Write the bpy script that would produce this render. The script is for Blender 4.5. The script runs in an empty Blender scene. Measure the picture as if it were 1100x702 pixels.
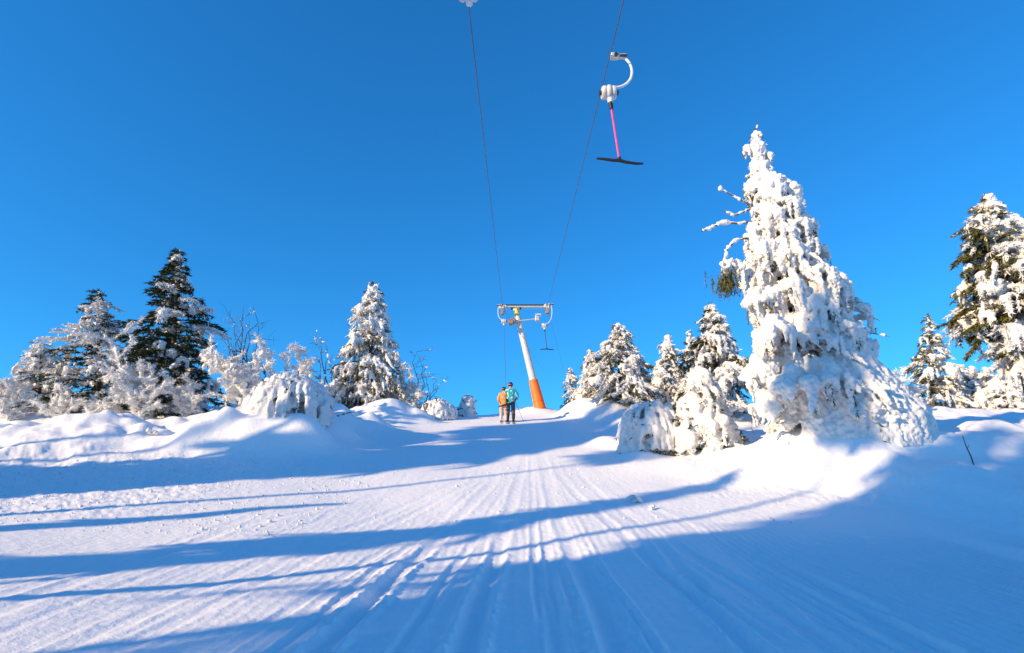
import bpy, math, random
import numpy as np
from mathutils import Vector, Matrix

scene = bpy.context.scene
col = scene.collection
R = math.radians

# ------------------------------------------------------------------ camera
FPX = 611.1                     # focal length in pixels of the 1100 px wide photo
PITCH = R(18.0)
CAM = np.array([0.0, 0.0, 1.5])
FWD = np.array([0, math.cos(PITCH), math.sin(PITCH)])
UPV = np.array([0, -math.sin(PITCH), math.cos(PITCH)])

def at(px, py, D):
    """world point on the vertical plane y = D seen at photo pixel px, py"""
    d = np.array([1.0, 0, 0]) * ((px - 550) / FPX) + UPV * ((351 - py) / FPX) + FWD
    return CAM + d * (D / d[1])

def proj(p):
    v = np.asarray(p) - CAM
    dep = v @ FWD
    return 550 + FPX * v[0] / dep, 351 - FPX * (v @ UPV) / dep

def mpp(p):
    """metres per photo pixel at a point"""
    return float((np.asarray(p) - CAM) @ FWD) / FPX

cam_d = bpy.data.cameras.new('camera')
cam_d.lens = 20.0
cam_d.sensor_width = 36.0
cam_d.clip_start = 0.05
cam_d.clip_end = 20000
cam = bpy.data.objects.new('camera', cam_d)
col.objects.link(cam)
cam.location = CAM
cam.rotation_euler = (R(90) + PITCH, 0, 0)
scene.camera = cam

# ------------------------------------------------------------------ light
SUN_EL = R(18.0)
LDIR = np.array([0.84, 0.545])          # horizontal travel of the light
LDIR = LDIR / np.linalg.norm(LDIR)
world = bpy.data.worlds.new('World')
scene.world = world
world.use_nodes = True
nt = world.node_tree
bg = nt.nodes['Background']
sky = nt.nodes.new('ShaderNodeTexSky')
sky.sky_type = 'NISHITA'
sky.sun_disc = False
sky.sun_elevation = SUN_EL
sky.sun_rotation = math.atan2(-LDIR[0], -LDIR[1])
sky.altitude = 900
sky.air_density = 1.0
sky.dust_density = 0.15
sky.ozone_density = 3.0
hs = nt.nodes.new('ShaderNodeHueSaturation')
hs.inputs['Hue'].default_value = 0.5
hs.inputs['Saturation'].default_value = 1.2
hs.inputs['Value'].default_value = 1.98
nt.links.new(sky.outputs[0], hs.inputs['Color'])
tint = nt.nodes.new('ShaderNodeMix'); tint.data_type = 'RGBA'; tint.blend_type = 'MULTIPLY'
tint.inputs[0].default_value = 1.0
tint.inputs[7].default_value = (0.22, 0.86, 1.25, 1)
gam = nt.nodes.new('ShaderNodeGamma'); gam.inputs['Gamma'].default_value = 0.8
nt.links.new(hs.outputs[0], gam.inputs['Color'])
nt.links.new(gam.outputs[0], tint.inputs[6])
nt.links.new(tint.outputs[2], bg.inputs['Color'])
bg.inputs['Strength'].default_value = 0.15

sun_d = bpy.data.lights.new('sun', 'SUN')
sun_d.energy = 5.0
sun_d.angle = R(0.9)
sun_d.color = (1.38, 1.0, 0.56)
sun = bpy.data.objects.new('sun', sun_d)
col.objects.link(sun)
to_light = Vector((LDIR[0] * math.cos(SUN_EL), LDIR[1] * math.cos(SUN_EL), -math.sin(SUN_EL)))
sun.rotation_euler = to_light.to_track_quat('-Z', 'Y').to_euler()
sun.location = (-30, -20, 30)

scene.view_settings.view_transform = 'Standard'
scene.view_settings.look = 'None'
scene.view_settings.exposure = 0
scene.view_settings.gamma = 1
try:
    scene.cycles.max_bounces = 8
    scene.cycles.diffuse_bounces = 4
except Exception:
    pass

# ------------------------------------------------------------------ helpers
def hash2(ix, iy, seed):
    h = (ix.astype(np.int64) * 374761393 + iy.astype(np.int64) * 668265263 + seed * 2147483647 + 12345) & 0xffffffff
    h = ((h ^ (h >> 13)) * 1274126177) & 0xffffffff
    h = h ^ (h >> 16)
    return (h & 0xffff) / 65535.0

def noise2(x, y, seed=0):
    x = np.asarray(x, float); y = np.asarray(y, float)
    ix = np.floor(x); iy = np.floor(y)
    fx = x - ix; fy = y - iy
    ux = fx * fx * fx * (fx * (fx * 6 - 15) + 10); uy = fy * fy * fy * (fy * (fy * 6 - 15) + 10)
    def g(a, b):
        an = hash2(ix + a, iy + b, seed) * 2 * math.pi
        return np.cos(an) * (fx - a) + np.sin(an) * (fy - b)
    return 1.4 * ((g(0, 0) * (1 - ux) + g(1, 0) * ux) * (1 - uy) + (g(0, 1) * (1 - ux) + g(1, 1) * ux) * uy)

def noise3(p, scale, seed=0):
    """cheap smooth 3D noise from three rotated 2D slices"""
    q = np.asarray(p) / scale
    a = noise2(q[:, 0] + 0.37 * q[:, 2], q[:, 1] - 0.51 * q[:, 2], seed)
    b = noise2(q[:, 1] + 0.29 * q[:, 0], q[:, 2] - 0.43 * q[:, 0], seed + 7)
    c = noise2(q[:, 2] + 0.41 * q[:, 1], q[:, 0] - 0.33 * q[:, 1], seed + 13)
    return (a + b + c) / 1.7

def smooth(a, b, x):
    t = np.clip((np.asarray(x, float) - a) / (b - a), 0, 1)
    return t * t * (3 - 2 * t)

def mesh_from(name, verts, faces_list, smooth_shade=True):
    """faces_list: list of (n,k) int arrays; fast foreach_set build"""
    me = bpy.data.meshes.new(name)
    verts = np.asarray(verts, np.float32)
    me.vertices.add(len(verts))
    me.vertices.foreach_set('co', verts.ravel())
    starts, totals, loops = [], [], []
    s = 0
    for f in faces_list:
        f = np.asarray(f, np.int32)
        if len(f) == 0:
            continue
        n, k = f.shape
        loops.append(f.ravel())
        starts.append(s + np.arange(n) * k)
        totals.append(np.full(n, k))
        s += n * k
    loops = np.concatenate(loops); starts = np.concatenate(starts); totals = np.concatenate(totals)
    me.loops.add(len(loops))
    me.loops.foreach_set('vertex_index', loops.astype(np.int32))
    me.polygons.add(len(starts))
    me.polygons.foreach_set('loop_start', starts.astype(np.int32))
    me.polygons.foreach_set('loop_total', totals.astype(np.int32))
    me.update(calc_edges=True)
    if smooth_shade:
        me.polygons.foreach_set('use_smooth', np.ones(len(starts), bool))
    me.validate()
    return me

def link(name, me, mat, parent=None):
    o = bpy.data.objects.new(name, me)
    col.objects.link(o)
    if mat is not None and len(me.materials) == 0:
        for m in (mat if isinstance(mat, (list, tuple)) else [mat]):
            me.materials.append(m)
    if parent is not None:
        o.parent = parent
    return o

def thing(name, label, cat, loc=(0, 0, 0), group=None):
    o = bpy.data.objects.new(name, None)
    col.objects.link(o)
    o.empty_display_size = 0.2
    o.location = [float(v) for v in loc]
    o['label'] = label
    o['category'] = cat
    if group:
        o['group'] = group
    return o

class MB:
    """small mesh builder (local coordinates)"""
    def __init__(self):
        self.v = []; self.f = []; self.n = 0
    def add(self, v, f):
        v = np.asarray(v, float)
        self.v.append(v)
        for q in f:
            self.f.append(tuple(int(i) + self.n for i in q))
        self.n += len(v)
    def tube(self, pts, rad, seg=8, cap=True):
        pts = np.asarray(pts, float)
        rad = np.broadcast_to(np.asarray(rad, float), (len(pts),))
        vs = []
        ref = np.array([0.13, 0.31, 0.94])
        for i, p in enumerate(pts):
            d = pts[min(i + 1, len(pts) - 1)] - pts[max(i - 1, 0)]
            d = d / (np.linalg.norm(d) + 1e-9)
            rr = ref if abs(d @ ref) < 0.95 else np.array([1.0, 0, 0])
            u = np.cross(d, rr); u /= np.linalg.norm(u)
            w = np.cross(d, u)
            for k in range(seg):
                a = 2 * math.pi * k / seg
                vs.append(p + rad[i] * (math.cos(a) * u + math.sin(a) * w))
        fs = []
        for i in range(len(pts) - 1):
            for k in range(seg):
                k2 = (k + 1) % seg
                fs.append((i * seg + k, i * seg + k2, (i + 1) * seg + k2, (i + 1) * seg + k))
        if cap:
            fs.append(tuple(range(seg))[::-1])
            fs.append(tuple((len(pts) - 1) * seg + k for k in range(seg)))
        self.add(vs, fs)
    def box(self, c, s, rot=None, bev=0.0):
        c = np.asarray(c, float); hx, hy, hz = np.asarray(s, float) / 2
        b = min(bev, hx * .45, hy * .45, hz * .45)
        if b <= 0:
            v = np.array([(x, y, z) for x in (-hx, hx) for y in (-hy, hy) for z in (-hz, hz)])
            f = [(0, 1, 3, 2), (4, 6, 7, 5), (0, 4, 5, 1), (2, 3, 7, 6), (0, 2, 6, 4), (1, 5, 7, 3)]
        else:
            ring = [(-hx, -hy + b), (-hx, hy - b), (-hx + b, hy), (hx - b, hy), (hx, hy - b), (hx, -hy + b), (hx - b, -hy), (-hx + b, -hy)]
            ring2 = [(x * (hx - b) / hx, y * (hy - b) / hy) for x, y in ring]
            v = np.array([(x, y, -hz) for x, y in ring2] + [(x, y, -hz + b) for x, y in ring] +
                         [(x, y, hz - b) for x, y in ring] + [(x, y, hz) for x, y in ring2])
            f = []
            for l in range(3):
                for k in range(8):
                    k2 = (k + 1) % 8
                    f.append((l * 8 + k, l * 8 + k2, (l + 1) * 8 + k2, (l + 1) * 8 + k)[::-1])
            f.append(tuple(range(8))); f.append(tuple(24 + k for k in range(8))[::-1])
        if rot is not None:
            v = v @ np.array(rot.to_3x3()).T
        self.add(v + c, f)
    def lathe(self, prof, c=(0, 0, 0), axis='z', seg=20):
        """prof: list of (r, h)"""
        vs = []
        for r, h in prof:
            for k in range(seg):
                a = 2 * math.pi * k / seg
                x, y = r * math.cos(a), r * math.sin(a)
                vs.append({'z': (x, y, h), 'x': (h, x, y), 'y': (x, h, y)}[axis])
        fs = []
        for i in range(len(prof) - 1):
            for k in range(seg):
                k2 = (k + 1) % seg
                fs.append((i * seg + k, i * seg + k2, (i + 1) * seg + k2, (i + 1) * seg + k))
        fs.append(tuple(range(seg))[::-1]); fs.append(tuple((len(prof) - 1) * seg + k for k in range(seg)))
        self.add(np.array(vs) + np.asarray(c, float), fs)
    def ell(self, c, r, seg=14, rings=9):
        prof = []
        vs = []; fs = []
        for i in range(rings + 1):
            ph = math.pi * (i + 0.02) / (rings + 0.04)
            for k in range(seg):
                a = 2 * math.pi * k / seg
                vs.append((r[0] * math.sin(ph) * math.cos(a), r[1] * math.sin(ph) * math.sin(a), r[2] * math.cos(ph)))
        for i in range(rings):
            for k in range(seg):
                k2 = (k + 1) % seg
                fs.append((i * seg + k, (i + 1) * seg + k, (i + 1) * seg + k2, i * seg + k2))
        fs.append(tuple(range(seg))); fs.append(tuple(rings * seg + k for k in range(seg))[::-1])
        self.add(np.array(vs) + np.asarray(c, float), fs)
    def build(self, name, mat, parent=None, smooth_shade=True, angle=40):
        me = bpy.data.meshes.new(name)
        me.from_pydata([tuple(p) for p in np.concatenate(self.v)], [], self.f)
        me.validate()
        if smooth_shade:
            me.shade_smooth()
            try:
                me.set_sharp_from_angle(angle=R(angle))
            except Exception:
                pass
        return link(name, me, mat, parent)

# ------------------------------------------------------------------ materials
def mat_new(name):
    m = bpy.data.materials.new(name)
    m.use_nodes = True
    return m, m.node_tree, m.node_tree.nodes['Principled BSDF']

def plain(name, c, rough=0.5, metal=0.0, var=0.12, scale=6.0, bump=0.0):
    m, t, b = mat_new(name)
    n = t.nodes.new('ShaderNodeTexNoise'); n.inputs['Scale'].default_value = scale; n.inputs['Detail'].default_value = 4
    tc = t.nodes.new('ShaderNodeTexCoord')
    t.links.new(tc.outputs['Object'], n.inputs['Vector'])
    r = t.nodes.new('ShaderNodeValToRGB')
    r.color_ramp.elements[0].position = 0.3; r.color_ramp.elements[1].position = 0.7
    r.color_ramp.elements[0].color = tuple(v * (1 - var) for v in c) + (1,)
    r.color_ramp.elements[1].color = tuple(min(1, v * (1 + var)) for v in c) + (1,)
    t.links.new(n.outputs['Fac'], r.inputs['Fac'])
    t.links.new(r.outputs['Color'], b.inputs['Base Color'])
    b.inputs['Roughness'].default_value = rough
    b.inputs['Metallic'].default_value = metal
    if bump:
        bp = t.nodes.new('ShaderNodeBump'); bp.inputs['Strength'].default_value = bump; bp.inputs['Distance'].default_value = 0.02
        t.links.new(n.outputs['Fac'], bp.inputs['Height']); t.links.new(bp.outputs['Normal'], b.inputs['Normal'])
    return m

def snow_mat(name, c, s1, s2, d1, d2, strength=0.6):
    m, t, b = mat_new(name)
    tc = t.nodes.new('ShaderNodeTexCoord')
    n1 = t.nodes.new('ShaderNodeTexNoise'); n1.inputs['Scale'].default_value = s1; n1.inputs['Detail'].default_value = 5; n1.inputs['Roughness'].default_value = 0.6
    n2 = t.nodes.new('ShaderNodeTexNoise'); n2.inputs['Scale'].default_value = s2; n2.inputs['Detail'].default_value = 3
    t.links.new(tc.outputs['Object'], n1.inputs['Vector']); t.links.new(tc.outputs['Object'], n2.inputs['Vector'])
    b1 = t.nodes.new('ShaderNodeBump'); b1.inputs['Distance'].default_value = d1; b1.inputs['Strength'].default_value = strength
    b2 = t.nodes.new('ShaderNodeBump'); b2.inputs['Distance'].default_value = d2; b2.inputs['Strength'].default_value = strength
    t.links.new(n1.outputs['Fac'], b1.inputs['Height']); t.links.new(n2.outputs['Fac'], b2.inputs['Height'])
    t.links.new(b1.outputs['Normal'], b2.inputs['Normal']); t.links.new(b2.outputs['Normal'], b.inputs['Normal'])
    r = t.nodes.new('ShaderNodeValToRGB')
    r.color_ramp.elements[0].position = 0.25; r.color_ramp.elements[1].position = 0.75
    r.color_ramp.elements[0].color = (c[0] * .95, c[1] * .96, c[2] * .97, 1)
    r.color_ramp.elements[1].color = (c[0], c[1], c[2], 1)
    t.links.new(n1.outputs['Fac'], r.inputs['Fac']); t.links.new(r.outputs['Color'], b.inputs['Base Color'])
    b.inputs['Roughness'].default_value = 0.65
    b.inputs['Specular IOR Level'].default_value = 0.25
    return m

M = {}
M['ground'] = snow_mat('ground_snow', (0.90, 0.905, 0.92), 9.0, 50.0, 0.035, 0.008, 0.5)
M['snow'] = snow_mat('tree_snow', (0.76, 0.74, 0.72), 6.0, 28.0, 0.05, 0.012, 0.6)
M['bark'] = plain('bark', (0.10, 0.065, 0.045), 0.9, 0, 0.4, 14, 0.6)
M['twig'] = plain('twig', (0.07, 0.05, 0.042), 0.9, 0, 0.3, 20)
M['rimetwig'] = plain('frosted_twig', (0.55, 0.53, 0.52), 0.9, 0, 0.3, 20)

def needle_mat(name, c0, c1):
    m, t, b = mat_new(name)
    g = t.nodes.new('ShaderNodeNewGeometry')
    r = t.nodes.new('ShaderNodeValToRGB')
    r.color_ramp.elements[0].color = c0 + (1,); r.color_ramp.elements[1].color = c1 + (1,)
    t.links.new(g.outputs['Random Per Island'], r.inputs['Fac'])
    t.links.new(r.outputs['Color'], b.inputs['Base Color'])
    b.inputs['Roughness'].default_value = 0.7
    b.inputs['Specular IOR Level'].default_value = 0.2
    return m
M['needle'] = needle_mat('spruce_needles', (0.050, 0.060, 0.018), (0.19, 0.175, 0.050))
M['needle_dark'] = needle_mat('spruce_needles_dark', (0.018, 0.030, 0.014), (0.070, 0.085, 0.032))
M['rime'] = needle_mat('rimed_needles', (0.70, 0.69, 0.68), (0.90, 0.90, 0.90))

M['steel'] = plain('galvanised_steel', (0.55, 0.55, 0.54), 0.45, 0.3, 0.08, 5)
M['pole'] = plain('pale_grey_paint', (0.60, 0.59, 0.57), 0.5, 0, 0.06, 3)
M['dark'] = plain('dark_steel', (0.045, 0.045, 0.05), 0.5, 0.4, 0.15, 8)
M['rust'] = plain('weathered_steel', (0.33, 0.22, 0.17), 0.7, 0.2, 0.3, 8)
M['yellow'] = plain('yellow_paint', (0.80, 0.62, 0.12), 0.5, 0, 0.05, 4)
M['orange'] = plain('orange_padding', (1.0, 0.17, 0.015), 0.55, 0, 0.08, 3, 0.15)
M['strap'] = plain('padding_strap', (0.74, 0.11, 0.015), 0.6, 0, 0.05, 5)
M['white'] = plain('white_plastic', (0.72, 0.72, 0.71), 0.5, 0, 0.16, 14, 0.1)
M['spool'] = plain('spool_plastic', (0.60, 0.58, 0.55), 0.55, 0, 0.22, 12, 0.15)
M['pink'] = plain('pink_plastic', (0.78, 0.06, 0.26), 0.5, 0, 0.22, 9, 0.1)
M['black'] = plain('black_rubber', (0.012, 0.012, 0.014), 0.55, 0, 0.2, 10)
M['cable'] = plain('cable_steel', (0.09, 0.10, 0.12), 0.6, 0.0, 0.1, 10)

# ------------------------------------------------------------------ terrain height
_D = np.array([-400, -60, -10, 0, 3, 6, 8, 10, 14, 18, 22, 27, 31, 35, 39, 45, 60, 90, 200, 600, 4000.])
_py = {10: 578, 14: 528, 18: 497, 22: 472.5, 27: 453.5, 31: 445.5}
def _z(D):
    if D in _py:
        e = PITCH - math.atan((_py[D] - 351) / FPX)
        return 1.5 + D * math.tan(e)
    return None
_Z = []
for D in _D:
    if D in (0, 3, 6, 8):
        _Z.append(D * 0.098)
    elif D in _py:
        _Z.append(_z(D))
    else:
        _Z.append({-400: -30, -60: -5.5, -10: -0.98, 35: 7.05, 39: 7.2, 45: 7.1, 60: 6.2, 90: 3, 200: -12, 600: -60, 4000: -420}[int(D)])
_dd = np.linspace(-60, 90, 3001)
_zz = np.interp(_dd, _D, _Z)
_k = np.exp(-0.5 * (np.arange(-60, 61) * 0.05 / 1.2) ** 2); _k /= _k.sum()
_zz = np.convolve(np.pad(_zz, 60, mode='reflect', reflect_type='odd'), _k, 'valid')

def prof(y):
    y = np.asarray(y, float)
    return np.where((y > -58) & (y < 88), np.interp(y, _dd, _zz), np.interp(y, _D, _Z))

XL_D = [-20, 0, 5, 10, 13, 16, 20, 24, 27, 31, 40]
XL_X = [-14, -14, -13.5, -13, -12.2, -10, -7.2, -5.4, -4.3, -3.7, -3.6]
XR_D = [-20, 0, 6, 10, 13, 16, 20, 24, 27, 31, 40]
XR_X = [14, 14, 12.0, 8.6, 7.0, 5.6, 4.4, 3.6, 3.0, 2.5, 2.4]

# gaussian drifts: px, py of the base, depth, radius across, radius along, height
BUMPS = []
def bump_at(px, py, D, rx, ry, h):
    p = at(px, py, D)
    BUMPS.append((p[0], D, rx, ry, h))
bump_at(575, 443, 32.4, 1.3, 1.0, 0.50)      # around the tower foot
bump_at(618, 443, 30, 0.7, 0.8, 0.65)
bump_at(640, 447, 29, 1.2, 0.9, 0.35)
bump_at(430, 444, 27, 0.8, 1.0, 0.6)
bump_at(405, 447, 26.5, 1.4, 0.9, 0.35)
bump_at(280, 474, 18.3, 1.25, 0.6, 0.8)      # shaded slab of snow on the left
bump_at(225, 482, 18, 0.5, 0.5, 0.30)
bump_at(195, 488, 17.6, 0.35, 0.4, 0.28)
bump_at(90, 480, 18.0, 3.2, 1.4, 0.38)       # long smooth drift on the left
bump_at(-30, 480, 18.0, 3.0, 1.5, 0.3)
bump_at(170, 446, 23, 2.5, 1.2, 0.12)
bump_at(370, 455, 23, 1.8, 1.2, 0.35)
bump_at(50, 450, 23, 3.0, 1.4, 0.1)
bump_at(760, 480, 17, 1.6, 1.0, 0.25)
bump_at(900, 490, 15.2, 2.2, 1.0, 0.35)
bump_at(1090, 478, 15.5, 1.8, 1.2, 0.6)
bump_at(1010, 490, 15.0, 1.2, 1.0, 0.25)
bump_at(1040, 520, 12.5, 1.6, 1.0, 0.35)

for q_ in [(250, 470, 20, .5, .5, .4), (215, 462, 21, .8, .6, .35), (330, 478, 18.6, .5, .4, .35), (355, 470, 20.5, .7, .6, .4), (140, 470, 20, .7, .5, .3),
           (60, 466, 20.5, .9, .6, .3), (395, 462, 23, .6, .6, .35), (455, 450, 26.5, .4, .5, .3), (20, 462, 21.5, .5, .5, .35), (655, 470, 21, .6, .6, .3),
           (690, 482, 18.5, .5, .4, .2), (1060, 482, 16.5, .6, .5, .3)]:
    bump_at(*q_)

_rb = random.Random(17)
for q_ in range(58):
    if q_ < 42:
        y_ = _rb.uniform(18.5, 27); x_ = np.interp(y_, [18.5, 27], [-8.5, -4.6]) - _rb.random() ** 1.3 * 14
    else:
        y_ = _rb.uniform(14, 24); x_ = np.interp(y_, [14, 24], [7.5, 3.9]) + _rb.random() * 6
    r_ = _rb.uniform(.25, .75)
    BUMPS.append((x_, y_, r_ * _rb.uniform(.9, 1.7), r_, r_ * _rb.uniform(.22, .5)))
for q_ in range(44):
    y_ = _rb.uniform(17.5, 23.5); x_ = np.interp(y_, [17.5, 23.5], [-8.8, -5.6]) - _rb.random() ** 1.5 * 9
    r_ = _rb.uniform(.16, .36)
    BUMPS.append((x_, y_, r_ * _rb.uniform(.9, 1.5), r_, r_ * _rb.uniform(.45, .85)))
bump_at(308, 480, 19.0, 1.5, .6, .55)
bump_at(262, 474, 19.4, .6, .6, .45)
bump_at(352, 474, 20.2, .7, .7, .5)
bump_at(835, 487, 14.9, 1.2, .55, .28)
bump_at(965, 490, 15.2, 1.3, .6, .4)
bump_at(905, 490, 14.9, .8, .5, .25)
# ski and tow tracks as photo pixels on the near snow
TRACKS = [
    ([(500, 702), (518, 640), (544, 560), (556, 520), (563, 497)], .10, .045),
    ([(578, 640), (574, 575), (572, 530), (570, 495)], .06, .030),
    ([(668, 702), (640, 640), (615, 588), (598, 552), (590, 525), (585, 500)], .13, .055),
    ([(700, 702), (660, 640), (622, 575), (606, 545), (596, 520)], .07, .03),
    ([(815, 702), (743, 640), (667, 574), (625, 537), (600, 508)], .09, .045),
    ([(760, 640), (700, 575), (660, 545), (620, 505)], .08, .03),
    ([(345, 702), (430, 615), (490, 558), (530, 520)], .10, .045),
    ([(300, 702), (400, 616), (470, 560), (515, 522)], .06, .025),
    ([(95, 690), (210, 640), (310, 594), (430, 545), (500, 516)], .10, .040),
    ([(165, 682), (270, 634), (345, 600), (440, 553), (508, 520)], .09, .04),
    ([(0, 668), (100, 628), (250, 575), (400, 535)], .12, .04),
    ([(0, 655), (110, 615), (260, 566)], .09, .03),
    ([(0, 690), (60, 665), (200, 610), (340, 565)], .07, .03),
    ([(240, 702), (330, 645), (430, 580), (500, 535)], .06, .02),
    ([(430, 702), (480, 620), (520, 560), (545, 520)], .06, .02),
    ([(600, 702), (592, 640), (585, 575), (578, 520)], .07, .025),
    ([(900, 702), (800, 630), (690, 562), (640, 530)], .10, .025),
    ([(1000, 700), (860, 620), (740, 565), (660, 528)], .12, .03),
]
def _ground_xy(px, py):
    d = np.array([1.0, 0, 0]) * ((px - 550) / FPX) + UPV * ((351 - py) / FPX) + FWD
    s = np.linspace(1, 40, 800)
    P = CAM + s[:, None] * d
    below = np.where(P[:, 2] < prof(P[:, 1]))[0]
    i = below[0] if len(below) else -1
    return P[i, 0], P[i, 1]
_rt = random.Random(5)
TRK = []
for pts, w, dpt in TRACKS:
    g = sorted([_ground_xy(*p)[::-1] for p in pts])
    ys = np.array([a for a, b in g]); xs = np.array([b for a, b in g])
    TRK.append((ys, xs, w, dpt))
for i in range(9):                                    # many faint old tracks
    x0 = _rt.uniform(-9, 6.5); x1 = x0 * _rt.uniform(.25, .45) + _rt.uniform(-.5, .5)
    ys = np.array([2, 6, 11, 16, 24.]); t = (ys - 2) / 22
    xs = x0 * (1 - t) + x1 * t + np.array([_rt.uniform(-.12, .12) for _ in ys])
    TRK.append((ys, xs, _rt.uniform(.05, .12), _rt.uniform(.004, .010)))

def Zmacro(x, y):
    x = np.asarray(x, float); y = np.asarray(y, float)
    z = prof(y)
    xl = np.interp(y, XL_D, XL_X); xr = np.interp(y, XR_D, XR_X)
    wob = 0.5 * noise2(x * .0 + 3.1, y * .35, 3)
    left = smooth(0, 2.6, xl + wob - x); right = smooth(0, 2.6, x - xr + wob)
    far = 1 - smooth(60, 200, np.hypot(x, y))
    back = smooth(-6, 8, y)
    z = z + 0.035 * np.clip(-x - 2, 0, 9) * far * back
    z = z + left * (0.10 + 0.02 * smooth(12, 24, y)) * far * back + right * 0.55 * far * back
    off = np.clip(left + right, 0, 1)
    n = 0.30 * noise2(x / 3.1, y / 2.6, 11) + 0.13 * noise2(x / 1.2, y / 1.0, 12) + 0.05 * noise2(x / .5, y / .45, 13)
    z = z + off * n * far
    # piste undulation
    z = z + (1 - off) * far * (0.05 * noise2(x / 2.7, y / 3.5, 21) + 0.012 * noise2(x / .8, y / 1.3, 22))
    z = z + 0.4 * (1 - far) * noise2(x / 60, y / 60, 31) * 10
    for bx, by, rx, ry, h in BUMPS:
        m = (np.abs(x - bx) < 3.2 * rx) & (np.abs(y - by) < 3.2 * ry)
        if np.any(m):
            q = ((x - bx) / rx) ** 2 + ((y - by) / ry) ** 2
            z = z + np.where(m, h * np.exp(-0.5 * q ** 1.3), 0)
    return z

def Zfull(x, y):
    z = Zmacro(x, y)
    r = np.hypot(x, y)
    near = (r < 45)
    xl = np.interp(y, XL_D, XL_X); xr = np.interp(y, XR_D, XR_X)
    piste = smooth(-.3, .8, x - xl) * smooth(-.3, .8, xr - x) * near
    for ys, xs, w, dpt in TRK:
        c = np.interp(y, ys, xs) + 0.02 * noise2(y / 1.6, y * 0 + w * 100, 41) + 0.004 * noise2(y / .2, y * 0 + w * 70, 42)
        d = (x - c) / w
        m = np.abs(d) < 3.5
        if not np.any(m):
            continue
        fade = smooth(ys[0] - 2, ys[0], y) * (1 - smooth(ys[-1] - 2, ys[-1] + 4, y)) if ys[0] > 3 else (1 - smooth(ys[-1] - 2, ys[-1] + 4, y))
        rough = 1 + 0.9 * noise2(x / .12, y / .12, 43)
        dz = -.25 * dpt * np.exp(-np.abs(d) ** 3) + 0.17 * dpt * rough * np.exp(-((np.abs(d) - 1.55) / .5) ** 2)
        z = z + np.where(m, dz * fade * piste * (1 - .55 * smooth(9, 15, y)) * (1 + (1 - smooth(6.5, 10, y)) * (-.15 + 4.2 * smooth(-2.6, -1.2, x))), 0)
    # groomer corduroy, strongest on the right
    ph = (x + 0.03 * noise2(x / 2, y / 2, 51)) * (1 - 0.012 * (y - 5))
    band = smooth(2.0, 3.4, ph) * (1 - smooth(7.5, 11.5, y)) * smooth(-.35, .05, noise2(x / 1.1, y / 9, 52) + .12)
    faint = 0.06 * (1 - smooth(9, 14, y))
    z = z + 0.028 * np.maximum(band, faint) * piste * np.sin(2 * math.pi * ph / 0.125)
    # churned crumbly snow on the left edge of the run and small lumps everywhere
    churn = smooth(-5.0, -8.5, -(-x)) * smooth(9.5, 11.5, y) * (1 - smooth(15.5, 18, y))
    churn = np.maximum(churn, 0.6 * smooth(3.5, 5.5, x) * smooth(11.5, 13, y) * (1 - smooth(16, 18, y)) * (1 - smooth(8.5, 10, x)))
    lump = np.abs(noise2(x / .30, y / .26, 61)) + .6 * np.abs(noise2(x / .13, y / .12, 62))
    z = z + churn * near * 0.05 * (lump - .3)
    z = z + near * 0.004 * noise2(x / .16, y / .2, 63) + near * (1 - piste) * (0.02 * noise2(x / .3, y / .3, 64) - 0.07 * np.abs(noise2(x / 1.1 + .3 * y, y / .8, 65)) - .03 * np.abs(noise2(x / .45, y / .4, 66)))
    return z

def ground_at(x, y):
    return float(Zmacro(np.array([x]), np.array([y]))[0])

def build_ground():
    rs = np.concatenate([[0.3], np.geomspace(0.6, 48, 640)[0:], np.geomspace(50, 6000, 60)])
    fine = np.linspace(R(-60), R(60), 1300)
    coarse = np.linspace(R(60), R(300), 130)[1:-1]
    th = np.concatenate([fine, coarse])
    nT, nR = len(th), len(rs)
    X = rs[:, None] * np.sin(th)[None, :]; Y = rs[:, None] * np.cos(th)[None, :]
    Zv = Zfull(X.ravel(), Y.ravel())
    V = np.stack([X.ravel(), Y.ravel(), Zv], 1)
    i = np.arange(nR - 1)[:, None]; j = np.arange(nT)[None, :]; j2 = (j + 1) % nT
    F = np.stack([(i * nT + j).ravel(), (i * nT + j2).ravel(), ((i + 1) * nT + j2).ravel(), ((i + 1) * nT + j).ravel()], 1)
    F = F[:, ::-1]
    V = np.concatenate([V, [[0, 0, Zfull(np.array([0.]), np.array([0.]))[0]]]])
    c = len(V) - 1
    jj = np.arange(nT)
    T = np.stack([np.full(nT, c), (jj + 1) % nT, jj], 1)
    me = mesh_from('ground', V, [F, T])
    o = link('ground', me, M['ground'])
    o['kind'] = 'structure'
    return o
build_ground()

# ------------------------------------------------------------------ snow blobs -> one lumpy skin
def _ico():
    import bmesh
    bm = bmesh.new(); bmesh.ops.create_icosphere(bm, subdivisions=1, radius=1.0)
    v = np.array([p.co[:] for p in bm.verts]); f = np.array([[q.index for q in p.verts] for p in bm.faces])
    bm.free(); return v, f
ICO_V, ICO_F = _ico()

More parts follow.
